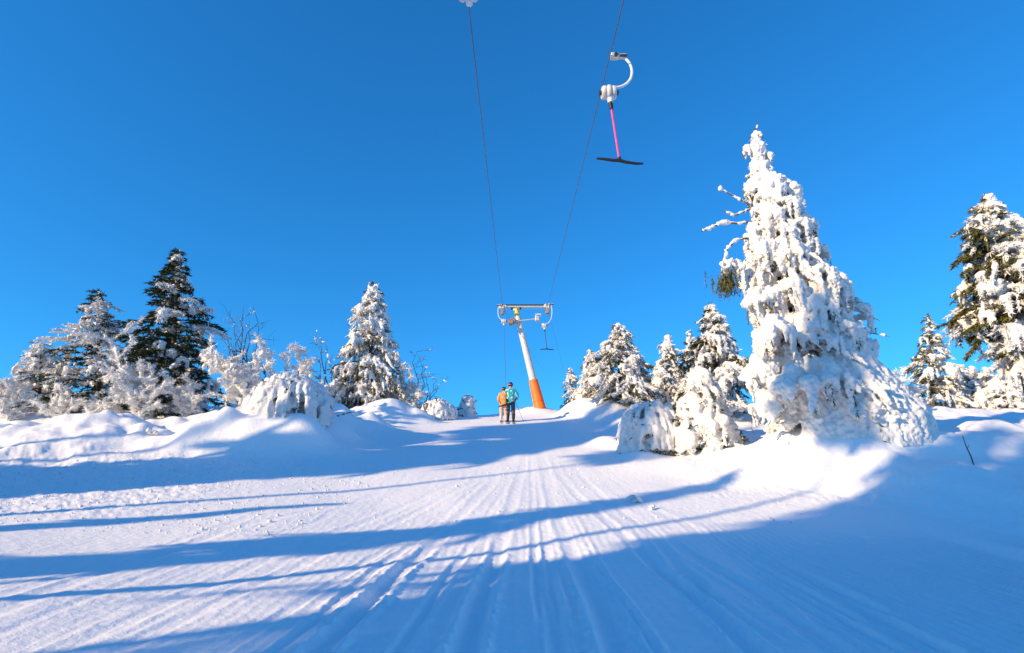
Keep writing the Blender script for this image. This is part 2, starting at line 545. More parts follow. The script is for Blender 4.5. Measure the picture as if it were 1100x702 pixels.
def remesh_blobs(name, C, Rr, voxel, disp=0.03, dscale=0.16, seed=1, squash=0.85, DD=None, relax=2):
    C = np.asarray(C, float); Rr = np.asarray(Rr, float)
    if Rr.ndim == 1:
        Rr = np.stack([Rr, Rr, Rr * squash], 1)
    Rr = np.maximum(Rr, voxel * 1.05)
    n = len(C)
    V = ICO_V[None] * Rr[:, None, :]
    if DD is not None:
        DD = np.asarray(DD, float)
        k = np.linalg.norm(DD, axis=1); u = DD / (k[:, None] + 1e-9)
        dot = np.einsum('nij,nj->ni', V, u)
        V = V + dot[:, :, None] * (u * np.maximum(0, k - 1)[:, None])[:, None, :]
    V = (C[:, None, :] + V).reshape(-1, 3)
    F = (ICO_F[None] + (np.arange(n) * len(ICO_V))[:, None, None]).reshape(-1, 3)
    me = mesh_from('tmp', V, [F], False)
    o = bpy.data.objects.new('tmp', me); col.objects.link(o)
    md = o.modifiers.new('r', 'REMESH'); md.mode = 'VOXEL'; md.voxel_size = voxel; md.adaptivity = 0.0
    sm_ = o.modifiers.new('s', 'SMOOTH'); sm_.factor = .5; sm_.iterations = relax
    dg = bpy.context.evaluated_depsgraph_get(); dg.update()
    out = bpy.data.meshes.new_from_object(o.evaluated_get(dg))
    bpy.data.objects.remove(o); bpy.data.meshes.remove(me)
    out.name = name
    nv = len(out.vertices)
    co = np.empty(nv * 3, np.float32); out.vertices.foreach_get('co', co); co = co.reshape(-1, 3)
    no = np.empty(nv * 3, np.float32); out.vertex_normals.foreach_get('vector', no); no = no.reshape(-1, 3)
    d = disp * noise3(co, dscale, seed) + disp * .8 * noise3(co, dscale * .45, seed + 3) + disp * 1.2 * noise3(co, dscale * 2.7, seed + 5)
    co = co + no * d[:, None]
    out.vertices.foreach_set('co', co.astype(np.float32).ravel())
    out.polygons.foreach_set('use_smooth', np.ones(len(out.polygons), bool))
    out.update()
    return out

def spikes(segs, per_m, length, width, rng, spread=0.8, hang=0.15):
    """needle sprays: thin triangles leaving the segments"""
    A = np.array([s[0] for s in segs]); B = np.array([s[1] for s in segs])
    d = B - A; L = np.linalg.norm(d, axis=1)
    cnt = np.maximum(1, (L * per_m).astype(int))
    idx = np.repeat(np.arange(len(A)), cnt)
    t = rng.random(len(idx))
    P = A[idx] + d[idx] * t[:, None]
    dn = d[idx] / (L[idx][:, None] + 1e-9)
    rd = rng.normal(size=(len(idx), 3)); rd[:, 2] *= .55
    dirv = dn * 0.8 + rd * spread; dirv[:, 2] -= hang
    dirv /= np.linalg.norm(dirv, axis=1)[:, None]
    side = np.cross(dirv, rng.normal(size=(len(idx), 3))); side /= np.linalg.norm(side, axis=1)[:, None] + 1e-9
    ln = length * rng.uniform(.6, 1.25, len(idx))
    w = width * rng.uniform(.6, 1.2, len(idx))
    v0 = P - side * (w * .5)[:, None]; v1 = P + side * (w * .5)[:, None]
    v2 = P + dirv * ln[:, None] + side * (w * .12)[:, None]
    V = np.stack([v0, v1, v2], 1).reshape(-1, 3)
    F = np.arange(len(V)).reshape(-1, 3)
    return V, F

def tubes_arrays(tubes, seg=4):
    """list of (pts, radii) -> V, F arrays (quads)"""
    m = MB()
    for p, r in tubes:
        m.tube(p, r, seg, False)
    return m

def spruce(label, base, H, rad, lean=(0, 0), seed=0, n_br=70, droop=0.55, up=0.25, snow=0.6, snow_dir=(1, -.3),
           dir_w=0.5, blob=0.13, hang=0.0, voxel=0.045, shape=0.9, bare_top=0.0, needle='needle', per_m=55,
           nl=0.16, nw=0.05, rfun=None, low=0.03, name='spruce_tree', cat='tree', group=None, disp=0.03, nsub=5,
           hang_r=1.0, skirt=0.0, axis_fun=None, rime_p=None, extra=None, core=0.0, core_n=0, drape=0, drape_r=.12, irr=.22, pads=0, pad_r=.3, stretch=(1.3, 2.2), drape_top=.96, core_low=0.0, br_k=1.0, relax=2, drape_low=.04, pad_top=.95):
    if rime_p is None:
        rime_p = max(0.0, min(.85, snow - .1))
    rng = np.random.default_rng(seed)
    base = np.asarray(base, float)
    lean = np.asarray(lean, float)
    def axis(t):
        if axis_fun is not None:
            return axis_fun(t)
        return np.array([lean[0] * t, lean[1] * t, H * t])
    blob0 = blob
    sd = np.array([snow_dir[0], snow_dir[1]]); sd = sd / np.linalg.norm(sd)
    ph = rng.uniform(0, 6.28, 3)
    C, RR, DD = [], [], []
    segs = []; gsegs = []; rsegs = []
    tubes = []
    ga = 2.39996
    for i in range(n_br):
        u = (i + rng.random()) / n_br
        t = low + (0.985 - low) * u ** 1.05
        az = ga * i + rng.uniform(-.5, .5)
        dh = np.array([math.cos(az), math.sin(az)])
        L = rfun(t, az) if rfun is not None else rad * ((1 - t) ** shape) * 1.0 + 0.05 * rad
        L *= br_k * rng.uniform(.72, 1.12) * (1 + irr * math.sin(az * 2 + ph[0]) * math.sin(t * 9 + ph[1]) + irr * .8 * math.sin(az + ph[2] + t * 17))
        L = max(L, 0.12)
        p0 = axis(t)
        blob = blob0 * (1.12 - .5 * t)
        upk = up + 0.35 * t + rng.uniform(-.1, .1)
        dk = droop * rng.uniform(.8, 1.25)
        K = 7
        ss = np.linspace(0, 1, K)
        hor = ss * (1 - 0.12 * dk * ss)
        pts = np.stack([p0[0] + dh[0] * L * hor, p0[1] + dh[1] * L * hor,
                        p0[2] + L * (upk * ss - dk * ss ** 2.2)], 1)
        pts[:, 2] = np.maximum(pts[:, 2], -0.1)
        tubes.append((pts, np.linspace(.012 + .012 * L, .006, K)))
        sw = snow + dir_w * float(dh @ sd) + rng.uniform(-.25, .25)
        if t > 1 - bare_top:
            sw -= .5
        seglist = []
        for k in range(K - 1):
            if k > 0:
                seglist.append((pts[k], pts[k + 1]))
        # branchlets
        subs = []
        ns = max(2, int(nsub * min(1.6, .5 + L)))
        for q in range(ns):
            s = rng.uniform(.25, 1.0)
            bp = np.array([np.interp(s, ss, pts[:, c]) for c in range(3)])
            sg = 1 if q % 2 else -1
            a2 = az + sg * rng.uniform(.5, 1.15)
            l2 = L * rng.uniform(.22, .42) * (1.15 - .6 * s) + .08
            e = bp + np.array([math.cos(a2) * l2, math.sin(a2) * l2, -l2 * (rng.uniform(.1, .5) + .4 * hang)])
            mid = (bp + e) / 2 + np.array([0, 0, .06 * l2])
            subs.append((bp, mid, e, l2))
            seglist += [(bp, mid), (mid, e)]
            tubes.append((np.array([bp, mid, e]), np.array([.010, .007, .004])))
        # snow lying along the branch, as long pillows, with fingers hanging from it
        snowy = sw > .12
        (rsegs if snowy and rng.random() < rime_p else gsegs).extend(seglist)
        if snowy:
            w = min(1.0, max(.3, sw))
            cuts = [(pts[k], pts[k + 1], ss[k]) for k in range(K - 1)]
            for a_, b_, s_ in cuts:
                v = b_ - a_; ln = np.linalg.norm(v)
                n = max(1, int(round(ln / (blob * 1.3))))
                for k in range(n):
                    s = s_ + (k + rng.random()) / n / (K - 1)
                    if (s < .15 and L > .5) or rng.random() > .5 + .6 * w:
                        continue
                    r = blob * w * (0.6 + .5 * math.sin(math.pi * min(1, s * .85 + .1))) * rng.uniform(.55, 1.15)
                    p = a_ + v * ((k + rng.random()) / n)
                    C.append(p + np.array([rng.normal() * .25 * blob, rng.normal() * .25 * blob, r * .3])); RR.append(r)
                    DD.append(v / (ln + 1e-9) * rng.uniform(*stretch))
            for bp, mid, e, l2 in subs:
                if rng.random() > .2 + .8 * w:
                    continue
                v = e - bp; vn = v / np.linalg.norm(v)
                n2 = max(1, int(round(l2 / (blob * 1.2))))
                for k in range(n2):
                    s = (k + .5) / n2
                    r = blob * w * rng.uniform(.42, .75) * (1 - .35 * s)
                    C.append(bp * (1 - s) + e * s + np.array([0, 0, r * .3])); RR.append(r); DD.append(vn * rng.uniform(1.4, 2.3))
            if hang > 0:
                nh = max(1, int(L * 7 * hang))
                for q in range(nh):
                    s = rng.uniform(.2, 1.0)
                    bp = np.array([np.interp(s, ss, pts[:, c]) for c in range(3)]) + np.array([rng.normal() * .06 * L, rng.normal() * .06 * L, 0])
                    hl = hang * (0.30 + .40 * L) * rng.uniform(.35, 1.15)
                    hl = min(hl, 1.3, max(0.05, bp[2] + .1))
                    sway = dh * rng.uniform(-.05, .22)
                    dv = np.array([sway[0], sway[1], -1.0]); dv /= np.linalg.norm(dv)
                    nn = max(2, int(hl / (blob * .8)))
                    r0 = blob * hang_r * rng.uniform(.45, .95)
                    for k in range(nn):
                        f = k / nn
                        C.append(bp + dv * hl * f + rng.normal(size=3) * .012); RR.append(r0 * (1 - .6 * f) * rng.uniform(.8, 1.15)); DD.append(dv * 2.0)
                    gsegs.append((bp, bp + dv * hl))
    # solid heart of packed snow inside thickly plastered trees
    if core > 0:
        for k in range(int(core_n)):
            t = rng.uniform(core_low, .93); az = rng.uniform(0, 2 * math.pi)
            Lc = (rfun(t, az) if rfun is not None else rad * ((1 - t) ** shape)) * core * rng.uniform(.5, 1.0)
            a_ = axis(t)
            r = rng.uniform(.9, 1.5) * blob
            C.append(a_ + np.array([math.cos(az) * Lc, math.sin(az) * Lc, -r])); RR.append(r); DD.append(np.array([0, 0, 2.0]))
    # long drapes of snow hugging the outside, one over the other
    for k in range(drape):
        t0 = max(drape_low, rng.uniform(.04, 1.0) ** 1.25 * drape_top); az = rng.uniform(0, 2 * math.pi)
        if snow + dir_w * float(np.array([math.cos(az), math.sin(az)]) @ sd) + rng.uniform(-.2, .2) < .35:
            continue
        ln = rng.uniform(.45, 1.35) * min(1.0, (H / 8) ** .7) * (1.15 - .6 * t0)
        r0 = drape_r * rng.uniform(.6, 1.2) * (1.1 - .65 * t0)
        nn = max(3, int(ln / (r0 * .9))); wob = rng.normal() * .12
        prev = None
        for q in range(nn):
            f = q / (nn - 1)
            t = max(0.0 if drape_low < .1 else drape_low * .8, t0 - f * ln / H)
            Rr_ = (rfun(t, az) if rfun is not None else rad * ((1 - t) ** shape)) * (.70 + .30 * f)
            a_ = axis(t)
            p = np.array([a_[0] + math.cos(az + wob * f) * Rr_, a_[1] + math.sin(az + wob * f) * Rr_, a_[2]])
            v = p - prev if prev is not None else np.array([0, 0, -1.0])
            prev = p
            if q == nn - 1 and rng.random() < .8:
                (gsegs if rng.random() < .15 else rsegs).append((a0_, p + (p - a0_) * .08))
            if q == nn // 3:
                a0_ = p
            C.append(p); RR.append(r0 * (.75 + .35 * math.sin(math.pi * min(1, f * 1.1)) - .35 * f)); DD.append(v / (np.linalg.norm(v) + 1e-9) * 2.6)
    # rounded pads of snow with fingers hanging from their rims
    for k in range(pads):
        t = rng.uniform(.16, pad_top); az = rng.uniform(0, 2 * math.pi)
        if snow + dir_w * float(np.array([math.cos(az), math.sin(az)]) @ sd) + rng.uniform(-.2, .2) < .35:
            continue
        Rs = rfun(t, az) if rfun is not None else rad * ((1 - t) ** shape)
        pr = pad_r * rng.uniform(.6, 1.25) * (1.2 - .75 * t)
        a_ = axis(t); dv = np.array([math.cos(az), math.sin(az), 0]); sv = np.array([-dv[1], dv[0], 0])
        c0 = a_ + dv * max(0.0, Rs * rng.uniform(.72, 1.0) - pr * .3)
        for q in range(11):
            ra = pr * math.sqrt(rng.random()); th = rng.uniform(0, 2 * math.pi)
            o_ = dv * math.cos(th) * ra * .9 + sv * math.sin(th) * ra
            C.append(c0 + o_ + np.array([0, 0, -.55 * ra * ra / pr - .25 * float(o_ @ dv)])); RR.append(pr * rng.uniform(.3, .48)); DD.append(np.array([0, 0, 1.0]))
        for q in range(int(rng.integers(5, 9))):
            th = rng.uniform(-1.9, 1.9)
            o_ = dv * math.cos(th) * pr * .95 + sv * math.sin(th) * pr
            fl = pr * rng.uniform(.7, 2.2); (gsegs if rng.random() < .14 else rsegs).append((c0 + o_ + np.array([0, 0, -.5 * pr]), c0 + o_ * .9 + np.array([0, 0, -.6 * pr - fl * 1.1]))); fr = pr * rng.uniform(.16, .30); nn = max(2, int(fl / (fr * 1.1)))
            for w_ in range(nn):
                f = w_ / nn
                C.append(c0 + o_ * (1 - .15 * f) + np.array([0, 0, -.6 * pr - fl * f])); RR.append(fr * (1.05 - .6 * f)); DD.append(np.array([0, 0, 1.8]))
    # leader
    top = axis(1.0)
    for t in np.linspace(.9, 1.0, 7):
        if snow > .5 and bare_top <= 0:
            C.append(axis(t) + rng.normal(size=3) * .02); RR.append(blob0 * .8 * (.95 - .6 * (t - .9) / .1)); DD.append(np.array([0, 0, 1.8]))
    gsegs.append((axis(.93), top)); gsegs.append((axis(.96), top))
    if extra is not None:
        extra(C, RR, gsegs, tubes, rng, DD)
    while len(DD) < len(C):
        DD.append(np.array([0, 0, 1.0]))
    root = thing(name, label, cat, base, group)
    # trunk
    tm = MB()
    ts = np.linspace(-.06, 1.0, 12)
    tm.tube([axis(t) for t in ts], [max(.012, (.022 * H + .02) * (1 - .95 * max(0, t))) for t in ts], 10)
    tm.build('trunk', M['bark'], root)
    # crown: needle sprays and twigs in one mesh
    V, F = spikes(gsegs, per_m, nl, nw, rng)
    nG = len(F)
    if rsegs:
        V2, F2 = spikes(rsegs, per_m, nl * .9, nw, rng)
        F = np.concatenate([F, F2 + len(V)]); V = np.concatenate([V, V2])
    tw = tubes_arrays(tubes, 4)
    TV = np.concatenate(tw.v); TF = np.array(tw.f)
    me = mesh_from('crown', np.concatenate([V, TV]), [F, TF + len(V)], False)
    me.materials.append(M[needle]); me.materials.append(M['twig']); me.materials.append(M['rime'])
    mi = np.zeros(len(F) + len(TF), np.int32); mi[nG:len(F)] = 2; mi[len(F):] = 1
    me.polygons.foreach_set('material_index', mi)
    link('crown', me, None, root)
    if C:
        sm = remesh_blobs('snow', C, RR, voxel, disp, .14, seed, 1.0, DD, relax)
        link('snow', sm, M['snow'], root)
    return root

def px_tree(label, top, basepx, D, halfw, seed, **kw):
    """spruce whose tip and foot are found from the photo, standing on the ground at distance D"""
    b = at(basepx[0], basepx[1], D)
    z = ground_at(b[0], D) - .08
    t = at(top[0], top[1], D)
    mp = mpp((b[0], D, z))
    kw.setdefault('lean', (t[0] - b[0], 0))
    return spruce(label, (b[0], D, z), t[2] - z, halfw * mp, seed=seed, **kw)

SHR_V = None
def shrub(label, basepx, D, tips, seed, blob=.07, voxel=.045, stems_r=.02, branch=5, name='frosted_shrub', cat='shrub',
          rime=True, snow_p=.9, group=None, sub_l=.35, thick=1.0, spike=130):
    """frosted stems: each tip is a photo pixel the stem bends to"""
    rng = np.random.default_rng(seed)
    b = at(basepx[0], basepx[1], D)
    z = ground_at(b[0], D) - .05
    base = np.array([b[0], D, z])
    tubes = []; C = []; RR = []; segs = []
    for tip in tips:
        dy = rng.uniform(-.5, .5)
        e = at(tip[0], tip[1], D + dy) - base
        s0 = np.array([rng.normal() * .12, rng.normal() * .12, 0])
        bend = tip[2] if len(tip) > 2 else 0.0
        K = 8
        ss = np.linspace(0, 1, K)
        L = np.linalg.norm(e)
        pts = s0[None] * (1 - ss[:, None]) + e[None] * ss[:, None]
        pts[:, 2] += bend * L * np.sin(np.pi * ss) * 1.0
        pts[1:-1] += rng.normal(size=(K - 2, 3)) * .03 * L
        tubes.append((pts, np.linspace(stems_r * (1 + .3 * L), stems_r * .35, K)))
        lst = [(pts, 1.0)]
        for q in range(int(branch * (1.6 if rime else 1))):
            s = rng.uniform(.2, 1.0)
            bp = np.array([np.interp(s, ss, pts[:, c]) for c in range(3)])
            dv = e / L * .6 + rng.normal(size=3) * .7; dv[2] = abs(dv[2]) * .7 - .15 * (bend > .1)
            dv /= np.linalg.norm(dv)
            l2 = sub_l * L * rng.uniform(.4, 1.0)
            pp = np.stack([bp + dv * l2 * f + np.array([0, 0, -.15 * l2 * f * f]) for f in np.linspace(0, 1, 4)])
            tubes.append((pp, np.linspace(stems_r * .5, stems_r * .2, 4)))
            lst.append((pp, .7))
            for q2 in range(3):
                f = rng.uniform(.3, .9)
                b2 = bp + dv * l2 * f; d2 = dv + rng.normal(size=3) * .7; d2 /= np.linalg.norm(d2)
                p3 = np.stack([b2, b2 + d2 * l2 * .4])
                tubes.append((p3, np.array([stems_r * .3, stems_r * .15])))
                lst.append((p3, .5))
        for pp, k in lst:
            ln = np.linalg.norm(np.diff(pp, axis=0), axis=1).sum()
            for c in range(len(pp) - 1):
                segs.append((pp[c], pp[c + 1]))
            n = max(1, int(ln / (blob * .7)))
            idx = np.linspace(0, 1, len(pp))
            for q in range(n):
                s = (q + rng.random()) / n
                if rng.random() > snow_p:
                    continue
                p = np.array([np.interp(s, idx, pp[:, c]) for c in range(3)])
                r = .58 * blob * rng.uniform(.35, 1.5) * (.6 + .4 * k) * thick * (.75 + .5 * s)
                C.append(p + np.array([0, 0, r * .3])); RR.append(r)
    root = thing(name, label, cat, base, group)
    tm = tubes_arrays(tubes, 5)
    tm.build('stems', M['rimetwig'] if rime else M['twig'], root)
    if rime and spike:
        V, F = spikes(segs, spike, .17, .038, rng, .9, .15)
        link('frosted_twigs', mesh_from('frosted_twigs', V, [F], False), M['rime'], root)
    if C:
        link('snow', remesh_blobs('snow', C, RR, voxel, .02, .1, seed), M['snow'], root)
    return root

def drift_bush(label, basepx, D, w, h, seed, blob=.11, voxel=.045, name='snow_laden_bush', nst=10, hang=.8, dr=.13, core=.8):
    """low bush bent flat under drooping snow"""
    b = at(basepx[0], basepx[1], D)
    z = ground_at(b[0], D) - .1
    mp = mpp((b[0], D, z))
    W, Hh = w * mp, h * mp
    def dome(C, RR, segs, tubes, rng, DD):
        for k in range(170):                    # packed heart
            ph_ = math.acos(rng.uniform(-.15, 1.0)); a = rng.uniform(0, 2 * math.pi); q = rng.uniform(.62, .9) * (1 + .12 * math.sin(3 * a + seed) * math.sin(2 * ph_ + seed))
            C.append(np.array([math.sin(ph_) * math.cos(a) * W * q, math.sin(ph_) * math.sin(a) * W * q * .9, max(.05, math.cos(ph_) * Hh * q * 1.05)]))
            RR.append(W * rng.uniform(.16, .24)); DD.append(np.array([0, 0, 1.0]))
        lobes = [(rng.uniform(0, 6.28), rng.uniform(.8, 1.15)) for _ in range(7)]
        for k in range(170):                    # weeping strands from the crown to the ground
            a = rng.uniform(0, 2 * math.pi); e0 = rng.uniform(.25, 1.5); e1 = max(-.05, e0 - rng.uniform(.4, 1.1))
            lb = 1 + sum(.10 * (m_ - .95) * 8 * max(0, math.cos(a - a_)) ** 6 for a_, m_ in lobes)
            r0 = W * rng.uniform(.035, .085); nn = 14; prev = None; rr = rng.uniform(.84, 1.04) * lb; wob = rng.normal() * .15
            for q in range(nn):
                f = q / (nn - 1); e = e0 + (e1 - e0) * f; a2 = a + wob * f
                p = np.array([math.cos(a2) * math.cos(e) ** .8 * W * rr if e > 0 else math.cos(a2) * W * rr, (math.sin(a2) * math.cos(e) ** .8 if e > 0 else math.sin(a2)) * W * rr * .9,
                              max(0, math.sin(max(0, e))) ** .9 * Hh * (.92 + .08 * rr) + .03])
                v = p - prev if prev is not None else np.array([0, 0, -1.0]); prev = p
                C.append(p); RR.append(r0 * (1.2 - .7 * f)); DD.append(v / (np.linalg.norm(v) + 1e-9) * 2.0)
            segs.append((p, p + np.array([math.cos(a) * .05, math.sin(a) * .05, -.12])))
        for k in range(5):                      # odd heaps on the crown
            a = rng.uniform(0, 6.28); q = rng.uniform(.1, .6)
            for j in range(6):
                C.append(np.array([math.cos(a) * W * q + rng.normal() * W * .09, math.sin(a) * W * q + rng.normal() * W * .09, Hh * (1 - .45 * q * q) * rng.uniform(.9, 1.06)]))
                RR.append(W * rng.uniform(.08, .18)); DD.append(np.array([0, 0, 1.0]))
        for k in range(16):                     # twigs poking out
            a = rng.uniform(0, 6.28); e = rng.uniform(.2, 1.3)
            d_ = np.array([math.cos(a) * math.cos(e), math.sin(a) * math.cos(e), math.sin(e)])
            p0_ = d_ * np.array([W, W, Hh]) * .8; p1_ = p0_ + (d_ + rng.normal(size=3) * .35) * W * rng.uniform(.35, .6)
            tubes.append((np.stack([p0_, p1_]), np.array([.012, .005]))); segs.append(((p0_ + p1_) / 2, p1_))
    return spruce(label, (b[0], D, z), h * mp, w * mp, seed=seed, n_br=26, droop=.75, up=.35, snow=1.0, dir_w=.1,
                  blob=blob, hang=hang, voxel=voxel, shape=.6, needle='needle_dark', per_m=30, name=name, cat='bush',
                  low=.25, disp=.035, nsub=4, core=core, core_n=140, hang_r=.7, drape=0, drape_r=dr, pads=0, extra=dome)
#@@TREES
exec_trees = True
# ------------------------------------------------------------------ trees on the left
px_tree('tallest dark green spruce of the left group, snow on its right side', (190, 268), (186, 443), 25, 58, 11,
        n_br=140, pads=26, pad_r=.24, snow=.34, irr=.3, snow_dir=(1, -.35), dir_w=.65, blob=.11, needle='needle_dark', per_m=90, droop=.35, up=.22,
        nl=.2, nw=.06, shape=.8, nsub=6)
px_tree('pointed green spruce flecked with snow, second tallest of the left group', (106, 312), (106, 445), 26, 62, 12,
        n_br=115, pads=36, pad_r=.2, irr=.32, snow=.55, snow_dir=(.8, -.6), dir_w=.35, blob=.10, per_m=75, droop=.4, shape=.85, bare_top=.15, nsub=6, needle='needle_dark')
px_tree('short rounded snowy spruce at the far left of the group', (44, 368), (42, 447), 26.5, 40, 13,
        n_br=80, pads=34, pad_r=.2, irr=.3, snow=.75, snow_dir=(.8, -.6), dir_w=.3, blob=.10, per_m=60, droop=.5, shape=.55)
px_tree('narrow snow-coated spruce alone in the middle of the left side', (401, 303), (396, 440), 28.5, 50, 14,
        n_br=110, drape=90, drape_r=.11, pads=60, pad_r=.22, core=.5, core_n=150, snow=.76, snow_dir=(.8, -.6), dir_w=.3, blob=.10, hang=.6, per_m=50, droop=.6, shape=.75, bare_top=.12, nsub=6)
shrub('white frosted shrub leaning left in front of the dark spruces', (152, 452), 22,
      [(112, 360), (125, 375), (135, 385), (150, 395), (165, 400), (178, 410), (140, 415), (128, 400)], 15, blob=.085, branch=6, thick=1.2)
shrub('pale rime-covered shrub at the foot of the tallest dark spruce', (196, 452), 22.5,
      [(180, 405), (196, 415), (208, 410), (215, 425), (188, 425)], 16, blob=.075, branch=6)
shrub('low frosted bush at the left edge of the picture', (12, 452), 24,
      [(2, 415), (15, 410), (26, 420), (35, 428), (-10, 420), (-6, 432)], 17, blob=.09, branch=6)
shrub('low snow-covered bush below the short rounded spruce', (62, 455), 23.5,
      [(40, 432), (55, 425), (75, 424), (88, 432), (66, 420)], 18, blob=.10, branch=5)
shrub('fallen white branch lying low beside the leaning frosted shrub', (128, 452), 22.6,
      [(90, 448, .3), (104, 440, .25), (112, 434, .1)], 19, blob=.09, branch=5)
shrub('bare grey twiggy tree standing behind the arching frosted shrub', (258, 448), 28,
      [(262, 328), (252, 345), (272, 330), (244, 360), (278, 350), (256, 340), (268, 345)], 20, blob=.055, branch=7, rime=False,
      snow_p=.10, name='bare_tree', cat='tree', stems_r=.022, sub_l=.3)
shrub('arching frosted shrub with a thick snowy hook bent to the left', (268, 455), 22,
      [(218, 395, .35), (226, 400, .3), (285, 368, .1), (240, 392, .3), (275, 395), (292, 400), (258, 405), (250, 415), (282, 415)], 21,
      blob=.115, branch=6, thick=1.15)
shrub('thin frosted sapling poking up behind the big shaded snow hump', (318, 440), 27,
      [(312, 382), (320, 375), (330, 388), (306, 395), (325, 395)], 22, blob=.07, branch=6, snow_p=.6, rime=True)
shrub('wispy snow-tipped sapling just left of the lone coated spruce', (352, 440), 28,
      [(345, 362), (350, 372), (358, 380), (340, 385)], 23, blob=.08, branch=4, rime=False, snow_p=.35)
shrub('small white bush between the shaded hump and the lone coated spruce', (340, 448), 26,
      [(334, 402), (346, 408), (352, 415), (326, 415), (340, 412)], 24, blob=.14, branch=4)
drift_bush('big rounded snow-buried bush in blue shade on the left bank', (305, 472), 20.0, 52, 62, 25, blob=.12, dr=.16, core=.7)
shrub('bare dark twigs with a few snow tufts right of the lone spruce', (452, 438), 29,
      [(448, 378), (455, 392), (462, 400), (442, 398), (470, 408), (476, 410)], 26, blob=.06, branch=5, rime=False, snow_p=.22,
      name='bare_shrub')
shrub('frosted bush at the right foot of the lone coated spruce', (440, 440), 28,
      [(432, 400), (440, 404), (448, 415), (428, 415), (452, 422)], 27, blob=.11, branch=5)
drift_bush('low white bush on the bank between bare twigs and the run', (470, 445), 28, 20, 20, 28, blob=.13)
drift_bush('tiny snow-coated spruce at the left edge of the crest', (502, 444), 30, 9, 24, 29, blob=.12, name='young_spruce')

# ------------------------------------------------------------------ trees on the right, behind
px_tree('smallest dark-sided spruce nearest to the lift tower', (612, 396), (618, 444), 33, 18, 41, n_br=45, snow=.65, snow_dir=(1, -.3),
        dir_w=.5, blob=.09, per_m=70, drape=25, drape_r=.08)
px_tree('slim snowy spruce second from the lift tower on the right', (634, 376), (636, 446), 31, 24, 42, n_br=60, irr=.32, snow=.85, snow_dir=(1, -.3),
        dir_w=.3, blob=.10, hang=.4, per_m=60, drape=40, drape_r=.09, pads=30, pad_r=.2)
px_tree('bushy spruce with a green left side near the upper T-bar', (663, 348), (668, 452), 29, 42, 43, n_br=95, irr=.36, snow=.78, snow_dir=(1, -.4),
        dir_w=.4, blob=.105, hang=.4, per_m=75, shape=.7, drape=60, drape_r=.10, pads=45, pad_r=.22)
px_tree('thin white-tipped spruce midway between lift tower and biggest tree', (717, 360), (722, 455), 28, 30, 44, n_br=70, irr=.32, snow=.84, snow_dir=(1, -.3),
        dir_w=.3, blob=.10, hang=.4, drape=40, drape_r=.09, pads=30, pad_r=.2)
px_tree('small snowy spruce just left of the broad one beside the biggest tree', (741, 356), (744, 455), 27, 26, 45, n_br=60, irr=.32, snow=.75, snow_dir=(1, -.3), dir_w=.4,
        blob=.10, hang=.3, drape=40, drape_r=.09)
px_tree('broad spruce with dark green underside immediately left of the biggest tree', (763, 327), (775, 462), 24, 44, 46, n_br=95, irr=.36, snow=.68,
        snow_dir=(1, -.5), dir_w=.5, blob=.11, hang=.5, drape=60, drape_r=.10, pads=50, pad_r=.24, per_m=90, shape=.7, needle='needle_dark')
drift_bush('rounded bush bowed under snow, leftmost of the two in blue shade', (702, 477), 19.5, 38, 50, 47)
px_tree('stooped young spruce plastered in snow with dark gaps, in blue shade', (752, 395), (760, 478), 18.5, 36, 48, n_br=60, snow=.85, dir_w=.15,
        snow_dir=(-.3, -1), blob=.14, hang=1.0, core=.55, core_n=120, drape=40, drape_r=.11, pads=40, pad_r=.24, droop=.8, shape=.5, per_m=60, needle='needle_dark', voxel=.05)
px_tree('half-bare spruce with snowy tip standing right of the biggest tree', (997, 338), (1005, 452), 30, 36, 49, n_br=60, snow=.5, snow_dir=(.6, -.6),
        dir_w=.4, blob=.11, per_m=75, hang=.4, drape=40, drape_r=.1, pads=30, pad_r=.24)
shrub('frosted bush with sunlit snow below the tree at the right edge', (1055, 462), 31,
      [(1030, 408), (1045, 400), (1062, 402), (1080, 410), (1095, 425), (1020, 430), (1040, 425), (1070, 425), (1088, 440)], 50, blob=.22, branch=6, thick=1.3, voxel=.06)
shrub('small frosted bush between biggest tree and half-bare spruce', (975, 460), 27,
      [(955, 398), (968, 405), (980, 410), (990, 420), (962, 420), (945, 410)], 51, blob=.10, branch=6, snow_p=.8)

def edge_r(t, az):
    R_ = 74 * .0285
    c = -math.cos(az)
    left = np.interp(t, [.25, .36, .45, .6, .75, .9, 1], [.12, .22, .62, .78, .58, .32, .04])
    right = np.interp(t, [.2, .36, .6, .8, .9, 1], [.9, .95, .75, .45, .3, .04])
    return float(R_ * (left * (.5 + .5 * c) + right * (.5 - .5 * c)))
px_tree('low broad snowy spruce in the gap left of the tree at the right edge', (1044, 398), (1046, 462), 31, 30, 53, n_br=60, irr=.3, snow=.85,
        snow_dir=(-.6, -.8), dir_w=.2, blob=.12, hang=.4, shape=.5, pads=40, pad_r=.26, per_m=60)
px_tree('squat snow-heaped spruce under the tree at the right edge', (1078, 404), (1080, 466), 29, 30, 54, n_br=60, irr=.3, snow=.9,
        snow_dir=(-.6, -.8), dir_w=.2, blob=.12, hang=.4, shape=.45, pads=45, pad_r=.28, per_m=55)
# tree at the right edge, green on its left side
px_tree('tall spruce cut by the right edge with green needles on its left', (1058, 210), (1120, 478), 17.5, 74, 52, rfun=edge_r,
        n_br=150, pads=60, pad_r=.3, snow=.66, snow_dir=(1, -.5), dir_w=.5, blob=.12, hang=.6, drape=170, drape_r=.12, per_m=100, droop=.55, shape=.55, voxel=.05, nsub=7, low=.33, drape_low=.36)

